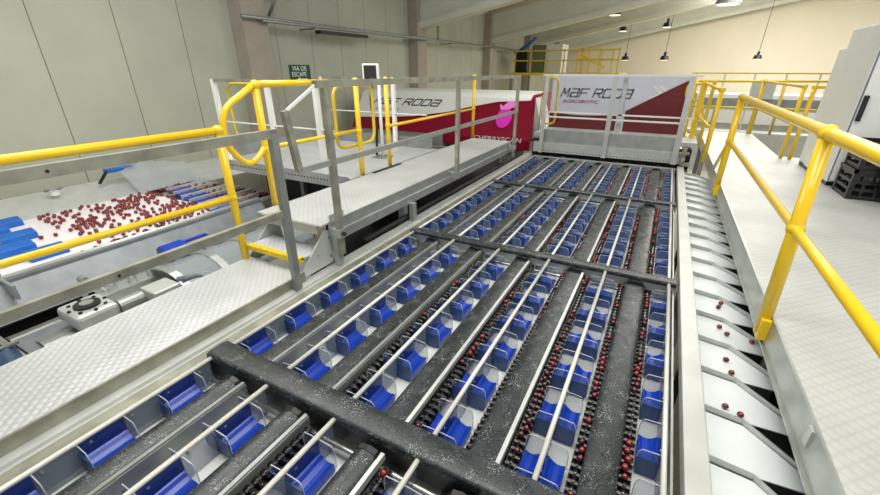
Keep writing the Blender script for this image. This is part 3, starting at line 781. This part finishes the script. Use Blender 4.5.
bm = B(); cyl(bm, (ux+.03, 2.14, -1.155), (ux+.05, 2.14, -1.155), .016, 8); obj('clamp_bolt', bm, 'dark', t)
boxo('lower_post', (ux-.07, 2.12, -1.438), (ux-.02, 2.17, -1.19), 'steel', t)
# yellow low left railing
yx = -2.70
t = thing('yellow_railing', (yx, .5, -1.4), 'yellow tube railing on the far side of the low left walkway', 'railing')
tubeo('top_rail', [(yx, -1.4, -.395), (yx, 1.78, -.395)], .026, 'yellow', t, 12)
tubeo('mid_rail', [(yx, -1.4, -.865), (yx, 1.80, -.875)], .021, 'yellow', t, 12)
p = tubeo('post', [(yx, 1.78, -1.42), (yx, 1.78, -.395)], .028, 'yellow', t, 12)
joint(p, (yx, 1.78, -.395), .038); joint(p, (yx, 1.78, -.875), .034)
tubeo('post', [(yx, -1.0, -1.42), (yx, -1.0, -.395)], .028, 'yellow', t, 12)
# yellow high left railing with looped end
hx = -2.83
t = thing('yellow_railing', (hx, 4.2, -1.1), 'yellow tube railing with looped end on the far side of the high left walkway', 'railing')
tubeo('top_rail', [(hx, 2.24, -.115), (hx, 3.05, -.12)], .027, 'yellow', t, 12)
tubeo('end_loop', [(hx, 2.24, -.115), (hx, 1.93, -.28), (hx, 1.90, -.52), (hx, 2.04, -.70), (hx, 2.15, -.68), (hx, 2.26, -.57)], .024, 'yellow', t, 12, .11)
tubeo('mid_rail', [(hx, 2.26, -.60), (hx, 3.40, -.60)], .018, 'yellow', t, 10)
tubeo('mid_rail', [(hx, 3.98, -.62), (hx, 6.45, -.62)], .018, 'yellow', t, 10)
for y, r in ((2.25, .030), (3.45, .027), (3.98, .026), (6.45, .026)):
    p = tubeo('post', [(hx, y, -1.12), (hx, y, -.12)], r, 'yellow', t, 12)
    joint(p, (hx, y, -.12), r*1.3); joint(p, (hx, y, -.61), r*1.25)
t = thing('swing_gate', (hx, 3.5, -.8), 'yellow rounded loop gate halfway along the high left walkway', 'safety gate')
tubeo('loop_frame', [(hx-.05, 3.16, -.16), (hx-.05, 3.78, -.16), (hx-.05, 3.78, -.76), (hx-.05, 3.16, -.76)], .018, 'yellowd', t, 8, .12, closed=True)

# bridge platform to the left
t = thing('bridge_platform', (-4, 4.3, FL), 'steel bridge platform with punched edge over the conveyor by the left wall', 'platform')
boxo('deck', (-4.95, 3.25, -1.10), (-2.82, 5.2, -1.085), 'plateL', t)
boxo('punched_fascia', (-4.95, 3.235, -1.20), (-2.86, 3.25, -1.07), 'steel', t)
boxo('toe_board', (-4.95, 5.15, -1.08), (-2.9, 5.165, -.93), 'steeld', t)
boxo('toe_board', (-4.96, 3.25, -1.08), (-4.945, 5.2, -.93), 'steeld', t)
bm = B()
for i in range(41): cyl(bm, (-4.9+i*.05, 3.232, -1.135), (-4.9+i*.05, 3.236, -1.135), .010, 6)
obj('punched_hole', bm, 'dark', t)
for x, y in ((-4.0, 3.66), (-2.95, 3.35), (-4.85, 5.1), (-2.95, 5.1)): boxo('leg', (x-.03, y-.03, FL), (x+.03, y+.03, -1.10), 'steeld', t)
def bridge_rail(name, y, lab, posts, x0, x1):
    t = thing(name, ((x0+x1)/2, y, -1.1), lab, 'railing')
    boxo('top_rail', (x0, y-.02, -.15), (x1, y+.02, -.115), 'olive', t)
    for z in (-.60, -.64): boxo('mid_rail', (x0, y-.01, z-.012), (x1, y+.01, z), 'white', t) if z == -.60 else None
    for x in posts: boxo('post', (x-.025, y-.025, -1.085), (x+.025, y+.025, -.12), 'white', t)
bridge_rail('bridge_railing', 3.30, 'pale rail on the near side of the bridge platform', (-4.88, -3.96, -3.24), -4.92, -3.0)
bridge_rail('bridge_railing', 5.10, 'pale rail on the far side of the bridge platform', (-4.85, -3.5), -4.9, -2.95)
t = thing('swing_gate', (-4.4, 3.38, -.8), 'yellow rounded loop gate at the left end of the bridge platform', 'safety gate')
tubeo('loop_frame', [(-4.76, 3.38, -.17), (-4.03, 3.38, -.17), (-4.03, 3.38, -.80), (-4.76, 3.38, -.80)], .017, 'yellowd', t, 8, .12, closed=True)
t = thing('underbridge_shade_box', (-4, 4.3, FL), 'black box added as the shade below the bridge platform', 'machine housing')  # dark box added to stand for the shaded void under the deck
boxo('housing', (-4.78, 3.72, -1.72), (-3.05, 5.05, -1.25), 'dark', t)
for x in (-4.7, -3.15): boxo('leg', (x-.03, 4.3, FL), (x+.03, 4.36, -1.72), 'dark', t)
# monitor on a stand
t = thing('monitor_stand', (-3.15, 4.4, -1.085), 'white screen on a slim stand beside the loop gate', 'monitor')
tubeo('pole', [(-3.2, 4.35, -1.085), (-3.2, 4.35, -.10)], .022, 'white', t, 8)
bm = B(); v = box(bm, (-3.37, 4.27, -.17), (-3.17, 4.33, .05), rot=.5, piv=(-3.27, 4.3, 0)); obj('screen', bm, 'white', t, bevel=.008)
bm = B(); box(bm, (-3.35, 4.262, -.15), (-3.20, 4.27, .03), rot=.5, piv=(-3.27, 4.3, 0)); obj('display', bm, 'dark', t)
tubeo('cable', [(-3.25, 4.28, -.1), (-3.28, 4.27, -.4), (-3.22, 4.28, -.75), (-3.26, 4.3, -1.05)], .018, 'black', t, 6, .1)
boxo('foot', (-3.3, 4.25, -1.085), (-3.1, 4.45, -1.07), 'steeld', t)

# ------------------------------------------------------------------ infeed belt at far left
t = thing('infeed_conveyor', (-5.3, 1.2, FL), 'wide white belt conveyor carrying cherries along the left wall', 'conveyor')
boxo('belt', (-6.25, -1.5, -1.63), (-4.45, 2.85, -1.60), 'belt', t)
bm = B(); prism(bm, [(-6.9, -1.46), (-6.28, -1.585), (-6.26, -1.66), (-6.92, -1.66)], 'y', -1.5, 6.4); obj('outer_guard', bm, 'alu', t)
bm = B(); prism(bm, [(-4.45, -1.57), (-4.36, -1.52), (-4.30, -1.52), (-4.30, -1.55), (-4.10, -1.78), (-4.12, -1.80), (-4.45, -1.66)], 'y', -1.5, 3.2); obj('inner_guard', bm, 'guard', t)
tubeo('guard_lip', [(-4.34, .8, -1.51), (-4.34, 3.2, -1.51)], .022, 'alu', t, 8)
boxo('end_plate', (-4.46, .78, -1.62), (-4.08, .80, -1.50), 'steel', t)
for x in (-6.7, -4.4):
    for y in (-1, 2.9): boxo('leg', (x-.04, y-.04, FL), (x+.04, y+.04, -1.66), 'steeld', t)
# grooved lanes beyond the belt
for i in range(7):
    x = -4.45-.26*i
    boxo('groove_rail', (x-.015, 2.7+.05*i, -1.60), (x+.015, 3.6, -1.555), 'alu', t)
    boxo('groove_bed', (x-.245, 2.86, -1.62), (x-.015, 3.6, -1.60), 'dark' if i % 2 == 0 else 'steel', t)
for i in range(6):
    x = -4.58-.26*i
    bm = B(); prism(bm, [(x-.05, -1.60), (x+.05, -1.60), (x+.03, -1.56), (x-.03, -1.56)], 'y', 2.72+.05*i, 3.0+.05*i)
    tag(obj('lane_guide', bm, 'blue', origin=(x, 3, -1.6)), 'blue lane guide, number %s counted from the walkway side, where the white belt ends' % ['one', 'two', 'three', 'four', 'five', 'six'][i], 'lane guide', 'blue lane guides at the end of the belt')
bm = B(); prism(bm, [(3.15, -1.43), (3.4, -1.28), (4.6, -1.33), (4.75, -1.45)], 'x', -6.55, -6.53)
bl = []
nm = ['walkway side', 'second from the walkway side', 'middle', 'second from the wall', 'wall side']
bm.free()
for i in range(5):
    x0_ = [-4.90, -5.25, -5.62, -5.98, -6.22][i]; y_ = [1.10, .98, 1.12, 1.02, 1.2][i]
    bm = B(); prism(bm, [(x0_, -1.6), (x0_+.16, -1.6), (x0_+.15, -1.535), (x0_+.05, -1.51), (x0_, -1.52)], 'y', y_, y_+.28)
    tag(obj('gate_block', bm, 'belt_blue', bevel=.006, origin=(x0_+.08, y_+.18, -1.6)), 'bright blue gate block across the white belt, %s of the five' % nm[i], 'gate block', 'blue gate blocks on the belt')
bm = B(); G = []
for i in range(13):
    row = []
    for j in range(7):
        u, v = i/12, j/6; y = 2.75+.95*u; hgt = .20*(1-abs(u-.35)*.9)
        row.append(bm.verts.new((-6.62+.48*v+.03*math.sin(9*u), y+.10*v*math.sin(5*u), -1.44+hgt*(1-v)**1.3-.13*v+.012*math.sin(21*u+5*v))))
    G.append(row)
for i in range(12):
    for j in range(6): bm.faces.new((G[i][j], G[i+1][j], G[i+1][j+1], G[i][j+1]))
tag(obj('draped_sheet', bm, 'sheet', smooth=True, origin=(-6.3, 2.7, -1.6)), 'crumpled clear plastic sheet at the wall side of the belt', 'sheet')
t = thing('blue_brush', (-6.6, 2.55, -1.45), 'small blue tool lying against the crumpled sheet', 'tool')
bm = B(); box(bm, (-6.72, 2.62, -1.32), (-6.58, 2.95, -1.28)); obj('head', bm, 'belt_blue', t); bm = B(); cyl(bm, (-6.64, 2.62, -1.31), (-6.64, 2.5, -1.45), .02, 8); obj('handle', bm, 'black', t)
t = thing('vent_ring', (-6.6, 1.95, -1.46), 'round steel ring fitting on the guard by the left wall', 'fitting')
bm = B(); tube(bm, [(-6.62+.06*math.cos(a*PI/8), 2.0+.09*math.sin(a*PI/8), -1.40+.02*math.cos(a*PI/8)) for a in range(16)], .012, 6, closed=True); obj('ring', bm, 'steeld', t, smooth=True)
bm = B(); cyl(bm, (-6.62, 2.0, -1.47), (-6.62, 2.0, -1.42), .05, 12); obj('socket', bm, 'white', t)
# cherries on the white belt
lab = 'dark red cherry lying loose on the white belt by the left wall'
pos = []; tries = 0
while len(pos) < 360 and tries < 60000:
    tries += 1
    y = random.uniform(.5, 2.85); x = random.uniform(-6.2, -4.5)
    u = (x+5.3)/.8; clump = .5+.5*math.sin(7.3*x+2.2*y+1.3*math.sin(3*y))
    dn = .40+.60*(y-.5)/2.3
    if random.random() > dn*(.25+.75*clump**2): continue
    if .92 < y < 1.6 and x < -4.6 and random.random() > .12 or (.94 < y < 1.6 and any(q-.04 < x < q+.2 for q in (-4.90, -5.25, -5.62, -5.98, -6.22))): continue
    if any((x-a)**2+(y-b)**2 < .034**2 for a, b in pos): continue
    pos.append((x, y)); cherry(x, y, -1.6+.0225, lab, 'cherries on the white belt', 1.0)
bm = B()
for _ in range(110):
    i = random.randrange(7); y = 2.95+random.random()**1.3*.62; x = -4.45-.26*i+random.uniform(-.2, -.05); ball(bm, (x, y, -1.578), .022, 8, 6)
o = obj('cherries', bm, 'cherry', smooth=True, origin=(-5.2, 4, -1.6)); o['kind'] = 'stuff'; tag(o, 'red cherries spread in the grooved lanes beyond the white belt', 'cherries')

# drum cover and gearmotor between belt and low walkway
t = thing('drum_cover', (-3.5, 1.8, FL), 'clear and steel drum cover between the white belt and low walkway', 'machine cover')
bm = B(); n = 10
arc = [(-3.66-.34*math.cos(PI*i/n), -1.86+.22*math.sin(PI*i/n)) for i in range(n+1)]
inn = [(-3.66-.325*math.cos(PI*i/n), -1.86+.205*math.sin(PI*i/n)) for i in range(n+1)][::-1]
prism(bm, arc+inn, 'y', 1.62, 3.1); obj('hood', bm, 'sheet', t)
bm = B(); cyl(bm, (-3.66, .70, -2.0), (-3.66, 3.1, -2.0), .19, 24); obj('drum', bm, 'steeld', t, smooth=False)
for y in (1.60, 1.98, 2.36, 2.75):
    bm = B(); arc2 = [(-3.66-.35*math.cos(PI*i/n), -1.86+.23*math.sin(PI*i/n)) for i in range(n+1)]; in2 = [(-3.66-.335*math.cos(PI*i/n), -1.86+.215*math.sin(PI*i/n)) for i in range(n+1)][::-1]
    prism(bm, arc2+in2, 'y', y, y+.07); obj('band', bm, 'steel', t)
bm = B(); prism(bm, [(-3.52, -1.92), (-3.46, -1.79), (-3.42, -1.775), (-3.38, -1.79), (-3.20, -1.96), (-2.9, -1.99), (-2.9, -2.05), (-3.52, -2.05)], 'y', .60, 3.1); obj('side_trough', bm, 'steel', t)
bm = B(); prism(bm, [(-4.06, -1.86), (-3.96, -1.84), (-3.92, -1.90), (-3.90, -2.05), (-4.06, -2.05)], 'y', .62, 3.1); obj('base_tray', bm, 'steeld', t)
for x in (-3.9, -3.05):
    for y in (.7, 2.9): boxo('leg', (x-.03, y-.03, FL), (x+.03, y+.03, -1.95), 'steeld', t)
boxo('frame_bar', (-4.08, .56, -1.90), (-2.95, .60, -1.82), 'olive', t)
boxo('under_tray', (-4.06, .6, -2.10), (-2.9, 3.1, -2.05), 'dark', t)
boxo('inner_housing', (-3.92, .62, -2.0), (-3.50, 1.6, -1.84), 'guard', t)
boxo('shade_base', (-4.28, -1.4, -2.2), (-2.75, .55, -2.1), 'dark', t)  # dark slab added so the space below looks shaded
boxo('shade_back', (-4.32, -1.4, -2.2), (-4.28, 3.1, -1.83), 'dark', t)  # dark upright sheet, added to carry that shade up behind
t = thing('gearmotor', (-3.55, 1.0, -1.78), 'silver cast gearmotor on the tray beside the low walkway', 'motor')
bm = B(); box(bm, (-3.80, .88, -1.78), (-3.46, 1.16, -1.66)); o = obj('gear_housing', bm, 'alu', t, bevel=.03)
bm = B(); cyl(bm, (-3.62, 1.02, -1.66), (-3.62, 1.02, -1.642), .085, 20); obj('shaft_ring', bm, 'black', o)
bm = B(); cyl(bm, (-3.62, 1.02, -1.642), (-3.62, 1.02, -1.632), .045, 16); obj('hub', bm, 'steel', o)
bm = B()
for a in range(8): cyl(bm, (-3.62+.13*math.cos(a*PI/4), 1.02+.115*math.sin(a*PI/4), -1.66), (-3.62+.13*math.cos(a*PI/4), 1.02+.115*math.sin(a*PI/4), -1.65), .014, 6)
obj('bolt', bm, 'dark', o)
bm = B(); cyl(bm, (-3.5, 1.16, -1.72), (-3.5, 1.36, -1.72), .06, 16); obj('coupling', bm, 'steeld', t)
boxo('terminal_box', (-3.52, 1.34, -1.74), (-3.30, 1.55, -1.64), 'alu', t, .012)
tubeo('hose', [(-3.32, 1.58, -1.64), (-3.2, 1.68, -1.58), (-3.05, 1.72, -1.66), (-2.98, 1.70, -1.9)], .022, 'hose', t, 10, .1)
tubeo('hose', [(-3.34, 1.55, -1.62), (-3.2, 1.75, -1.60), (-3.08, 1.78, -1.68), (-3.02, 1.76, -1.9)], .022, 'hose', t, 10, .1)
t = thing('support_column', (-4.0, 1.1, -1.8), 'small silver strut bracket standing behind the gearmotor', 'bracket')
bm = B(); tube(bm, [(-3.98, 1.12, -1.82), (-3.98, 1.16, -1.60)], .02, 8); tube(bm, [(-3.98, 1.16, -1.60), (-3.9, 1.3, -1.80)], .014, 8); obj('strut', bm, 'alu', t)
bm = B(); cyl(bm, (-4.02, 1.16, -1.60), (-3.94, 1.16, -1.60), .03, 10); obj('pivot', bm, 'steel', t)
t = thing('machine_valves', (-3.9, 1.6, -1.8), 'row of silver valve fittings beside the drum cover', 'fittings')
boxo('manifold', (-4.0, 1.2, -1.82), (-3.82, 2.3, -1.74), 'steel', t)
for i in range(6):
    bm = B(); cyl(bm, (-3.9, 1.3+i*.16, -1.74), (-3.9, 1.3+i*.16, -1.68), .035, 10); cyl(bm, (-3.9, 1.3+i*.16, -1.68), (-3.84, 1.34+i*.16, -1.66), .015, 8); obj('valve', bm, 'alu', t)
# blue nozzle
bm = B(); prism(bm, [(-3.98, -1.62), (-3.80, -1.60), (-3.80, -1.54), (-3.92, -1.52), (-3.98, -1.56)], 'y', 1.75, 1.95); prism(bm, [(-3.92, -1.56), (-3.88, -1.56), (-3.88, -1.54), (-3.92, -1.54)], 'y', 1.95, 2.2)
tag(obj('spray_nozzle', bm, 'blue', origin=(-3.9, 1.8, -1.6)), 'small dark blue nozzle clipped beside the belt guard', 'nozzle')
# hanging cloth at lower left
bm = B(); n = 26; top = []; bot = []
for i in range(n):
    u = i/(n-1); x = -3.32+.03*math.sin(u*17); y = .12+.40*u
    top.append(bm.verts.new((x, y, -1.58))); bot.append(bm.verts.new((x+.12+.04*math.sin(u*15+1), y+.05, -2.09)))
for i in range(n-1): bm.faces.new((top[i], top[i+1], bot[i+1], bot[i]))
o = obj('hanging_cloth', bm, 'cloth', smooth=True, origin=(-3.3, .3, -2.1)); md = o.modifiers.new('thick', 'SOLIDIFY'); md.thickness = .012
tag(o, 'blue grey cloth hanging in the dark gap at the lower left corner', 'cloth')
tubeo('hanging_rail', [(-3.32, .05, -1.575), (-3.32, .55, -1.575)], .015, 'steeld', None, 8)
tag(bpy.data.objects['hanging_rail'], 'thin grey rail holding the blue grey cloth', 'rail')

# ------------------------------------------------------------------ crimson machine body behind the high walkway
t = thing('crimson_machine', (-4.6, 9, FL), 'long crimson and white machine body with magenta emblem behind the walkway', 'machine')
bm = B(); prism(bm, [(8.15, -1.36), (8.65, -.60), (8.80, -.52), (9.8, -.50), (9.8, -1.36)], 'x', -6.9, -2.35); obj('hood', bm, 'red', t)
boxo('base_panel', (-6.9, 8.17, -1.85), (-4.3, 9.8, -1.36), 'steel', t)
boxo('lower_panel', (-4.3, 8.13, -1.55), (-2.3, 9.8, -1.365), 'red', t)
boxo('base_panel', (-4.3, 8.40, -1.95), (-2.5, 9.8, -1.55), 'steeld', t)
bm = B(); prism(bm, [(-2.35, -1.36), (-2.12, -1.36), (-2.35, -.55)], 'y', 8.45, 9.2); obj('side_skirt', bm, 'alu', t)
def slant(x, z, off=0.012):      # point on the sloped front of the hood
    return (x, 8.15+.50*(z+1.36)/.76-off, z)
wave = [(-6.88, -1.12), (-6.1, -1.09), (-5.2, -1.03), (-4.3, -.90), (-3.9, -.80), (-3.2, -.66), (-2.5, -.62)]
U = [bm_ for bm_ in ()]; bm = B()
U = [bm.verts.new(slant(x, -.603)) for x, z in wave]; Lo = [bm.verts.new(slant(x, z)) for x, z in wave]
for i in range(len(wave)-1): bm.faces.new((Lo[i], Lo[i+1], U[i+1], U[i]))
o = obj('white_wave', bm, 'white', t); md = o.modifiers.new('thick', 'SOLIDIFY'); md.thickness = .006
bm = B(); prism(bm, [(8.63, -.612), (8.65, -.585), (8.80, -.505), (9.8, -.485), (9.8, -.51), (8.80, -.53)], 'x', -6.9, -2.5); obj('white_top', bm, 'white', t)
strokes('MaF RODa', .15, .19, 'textd', t, slant(-6.45, -.80, .02), (0, .55, .83), .6)
text('lettering', 'AGROBOTIC', .08, 'textr', t, slant(-6.35, -.93, .02), (1, 0, 0), (0, .55, .83), shear=.3, sx=1.5)
text('lettering', 'CHERRYSCAN', .125, 'white', t, (-3.55, 8.12, -1.40), (1, 0, 0), (0, 0, 1), shear=.1, sx=1.35)
bm = B()
ex, ez = -2.98, -.96
prism(bm, [(ex+.17*math.cos(a*PI/12), ez+.19*math.sin(a*PI/12)) for a in range(24)], 'y', 8.42, 8.46)
for v in bm.verts: v.co.y = slant(0, v.co.z, .02 if v.co.y < 8.44 else .005)[1]
em = obj('emblem', bm, 'mag', t)
bm = B(); prism(bm, [(ex-.16, ez+.26), (ex-.08, ez+.22), (ex+.02, ez+.32), (ex+.16, ez+.33), (ex+.20, ez+.22), (ex+.05, ez+.16), (ex-.12, ez+.15)], 'y', 8.42, 8.46)
for v in bm.verts: v.co.y = slant(0, v.co.z, .026 if v.co.y < 8.44 else .005)[1]
obj('leaf_mark', bm, 'pinkl', em)
for x in (-6.6, -2.7): boxo('leg', (x-.06, 8.6, FL), (x+.06, 8.8, -1.95), 'steeld', t)
# dark machinery between bridge and crimson machine
t = thing('roller_table', (-4.2, 6.6, FL), 'dark roller table in front of the crimson machine', 'roller table')
boxo('bed', (-5.6, 5.4, -1.75), (-2.95, 8.1, -1.62), 'dark', t)
for i in range(9):
    bm = B(); cyl(bm, (-5.55, 5.6+i*.28, -1.58), (-3.0, 5.6+i*.28, -1.58), .03, 8); obj('roller', bm, 'steeld', t)
for x in (-5.5, -3.05):
    for y in (5.5, 8.0): boxo('leg', (x-.03, y-.03, FL), (x+.03, y+.03, -1.75), 'dark', t)

# ------------------------------------------------------------------ far background
def P3(px, py, Y): return Vector(dirpt(px, py, Y))
t = thing('equipment_platform', (-6, 20, FL), 'distant platform with a pale enclosure near the left end of the hall', 'platform')
boxo('deck', (-6.8, 19.5, -.3), (-2.0, 22.5, -.2), 'yellowd', t)
bm = B(); box(bm, (-5.45, 20.6, -.2), (-4.7, 21.8, 1.0)); obj('enclosure', bm, 'white', t)
boxo('green_side', (-6.1, 20.55, -.2), (-5.45, 20.62, .98), 'encl', t)  # green-grey panel on the left of the enclosure
boxo('cabinet', (-6.9, 20.5, -.2), (-6.3, 21.0, .7), 'black', t)
for x in (-6.7, -2.1):
    for y in (19.6, 22.4): boxo('leg', (x-.06, y-.06, FL), (x+.06, y+.06, -.3), 'steeld', t)
t = thing('equipment_railing', (-4.4, 19.6, -.2), 'distant yellow railing in front of the pale enclosure', 'railing')
for z in (.30, .70): boxo('rail', (-6.7, 19.56, z-.025), (-2.1, 19.6, z+.025), 'yellowd', t)
for i in range(7): boxo('post', (-6.6+i*.74, 19.56, -.2), (-6.55+i*.74, 19.6, .75), 'yellowd', t)
t = thing('equipment_stair', (-3.4, 21, -.2), 'distant yellow ladder frame right of the pale enclosure', 'ladder')
for x in (-3.9, -3.65, -3.4): boxo('post', (x-.03, 20.2, -.2), (x+.03, 20.26, .85), 'yellow', t)
bm = B(); flat(bm, (-3.8, 20.1, .55), (-2.7, 20.1, 0), .05, .08); obj('slope_rail', bm, 'yellow', t)
for z in (.35, .7): boxo('rung', (-4.0, 20.3, z-.02), (-2.4, 20.34, z+.02), 'yellowd', t)
for x in (-2.9, -2.45): boxo('post', (x-.02, 20.3, -.2), (x+.02, 20.34, .72), 'yellowd', t)
tubeo('overhead_pipe', [(-6.9, 20.4, .6), (-6.2, 20.4, 1.05), (-5.9, 20.4, 1.3)], .07, 'belt_blue', None, 8)
tag(bpy.data.objects['overhead_pipe'], 'blue pipe arm high above the distant pale enclosure', 'pipe')
boxo('distant_line', (.8, 16, -1.6), (9, 17.5, -.75), 'white', None)
tag(bpy.data.objects['distant_line'], 'low white conveyor housing across the hall behind the far railing', 'machine')
bpy.data.objects['distant_line'].name = 'conveyor_housing'
t = thing('distant_conveyor', (4, 14, FL), 'grey conveyor crossing behind the far yellow railing', 'conveyor')
boxo('bed', (.9, 14, -1.05), (8, 14.6, -.95), 'steel', t)
boxo('side_guard', (.9, 13.97, -1.0), (8, 14.0, -.75), 'steeld', t)
boxo('control_box', (1.9, 13.9, -.75), (2.4, 13.97, -.3), 'alu', t)
for x in (1.2, 4, 7): boxo('leg', (x, 14.2, FL), (x+.1, 14.3, -1.05), 'steeld', t)
t = thing('distant_rail', (4, 12.6, FL), 'slim distant rail with pale uprights behind the far yellow railing', 'railing')
boxo('top_rail', (.4, 12.6, -.13), (8, 12.64, -.10), 'yellowd', t)
boxo('deck', (.4, 12.4, -1.5), (8, 12.9, -1.44), 'alu', t)
for i in range(12): boxo('post', (.5+i*.6, 12.6, -1.44), (.53+i*.6, 12.63, -.12), 'alu', t)
for x in (.6, 4, 7.5): boxo('leg', (x, 12.5, FL), (x+.08, 12.58, -1.5), 'steeld', t)
bm = B(); box(bm, (.9, 16.2, FL), (8.9, 17.3, -1.6)); o = obj('base', bm, 'alu', bpy.data.objects['conveyor_housing'])

place_cherries()
# remove the loose cherry prototypes
for p_ in (cpA, cpB): bpy.data.objects.remove(p_)
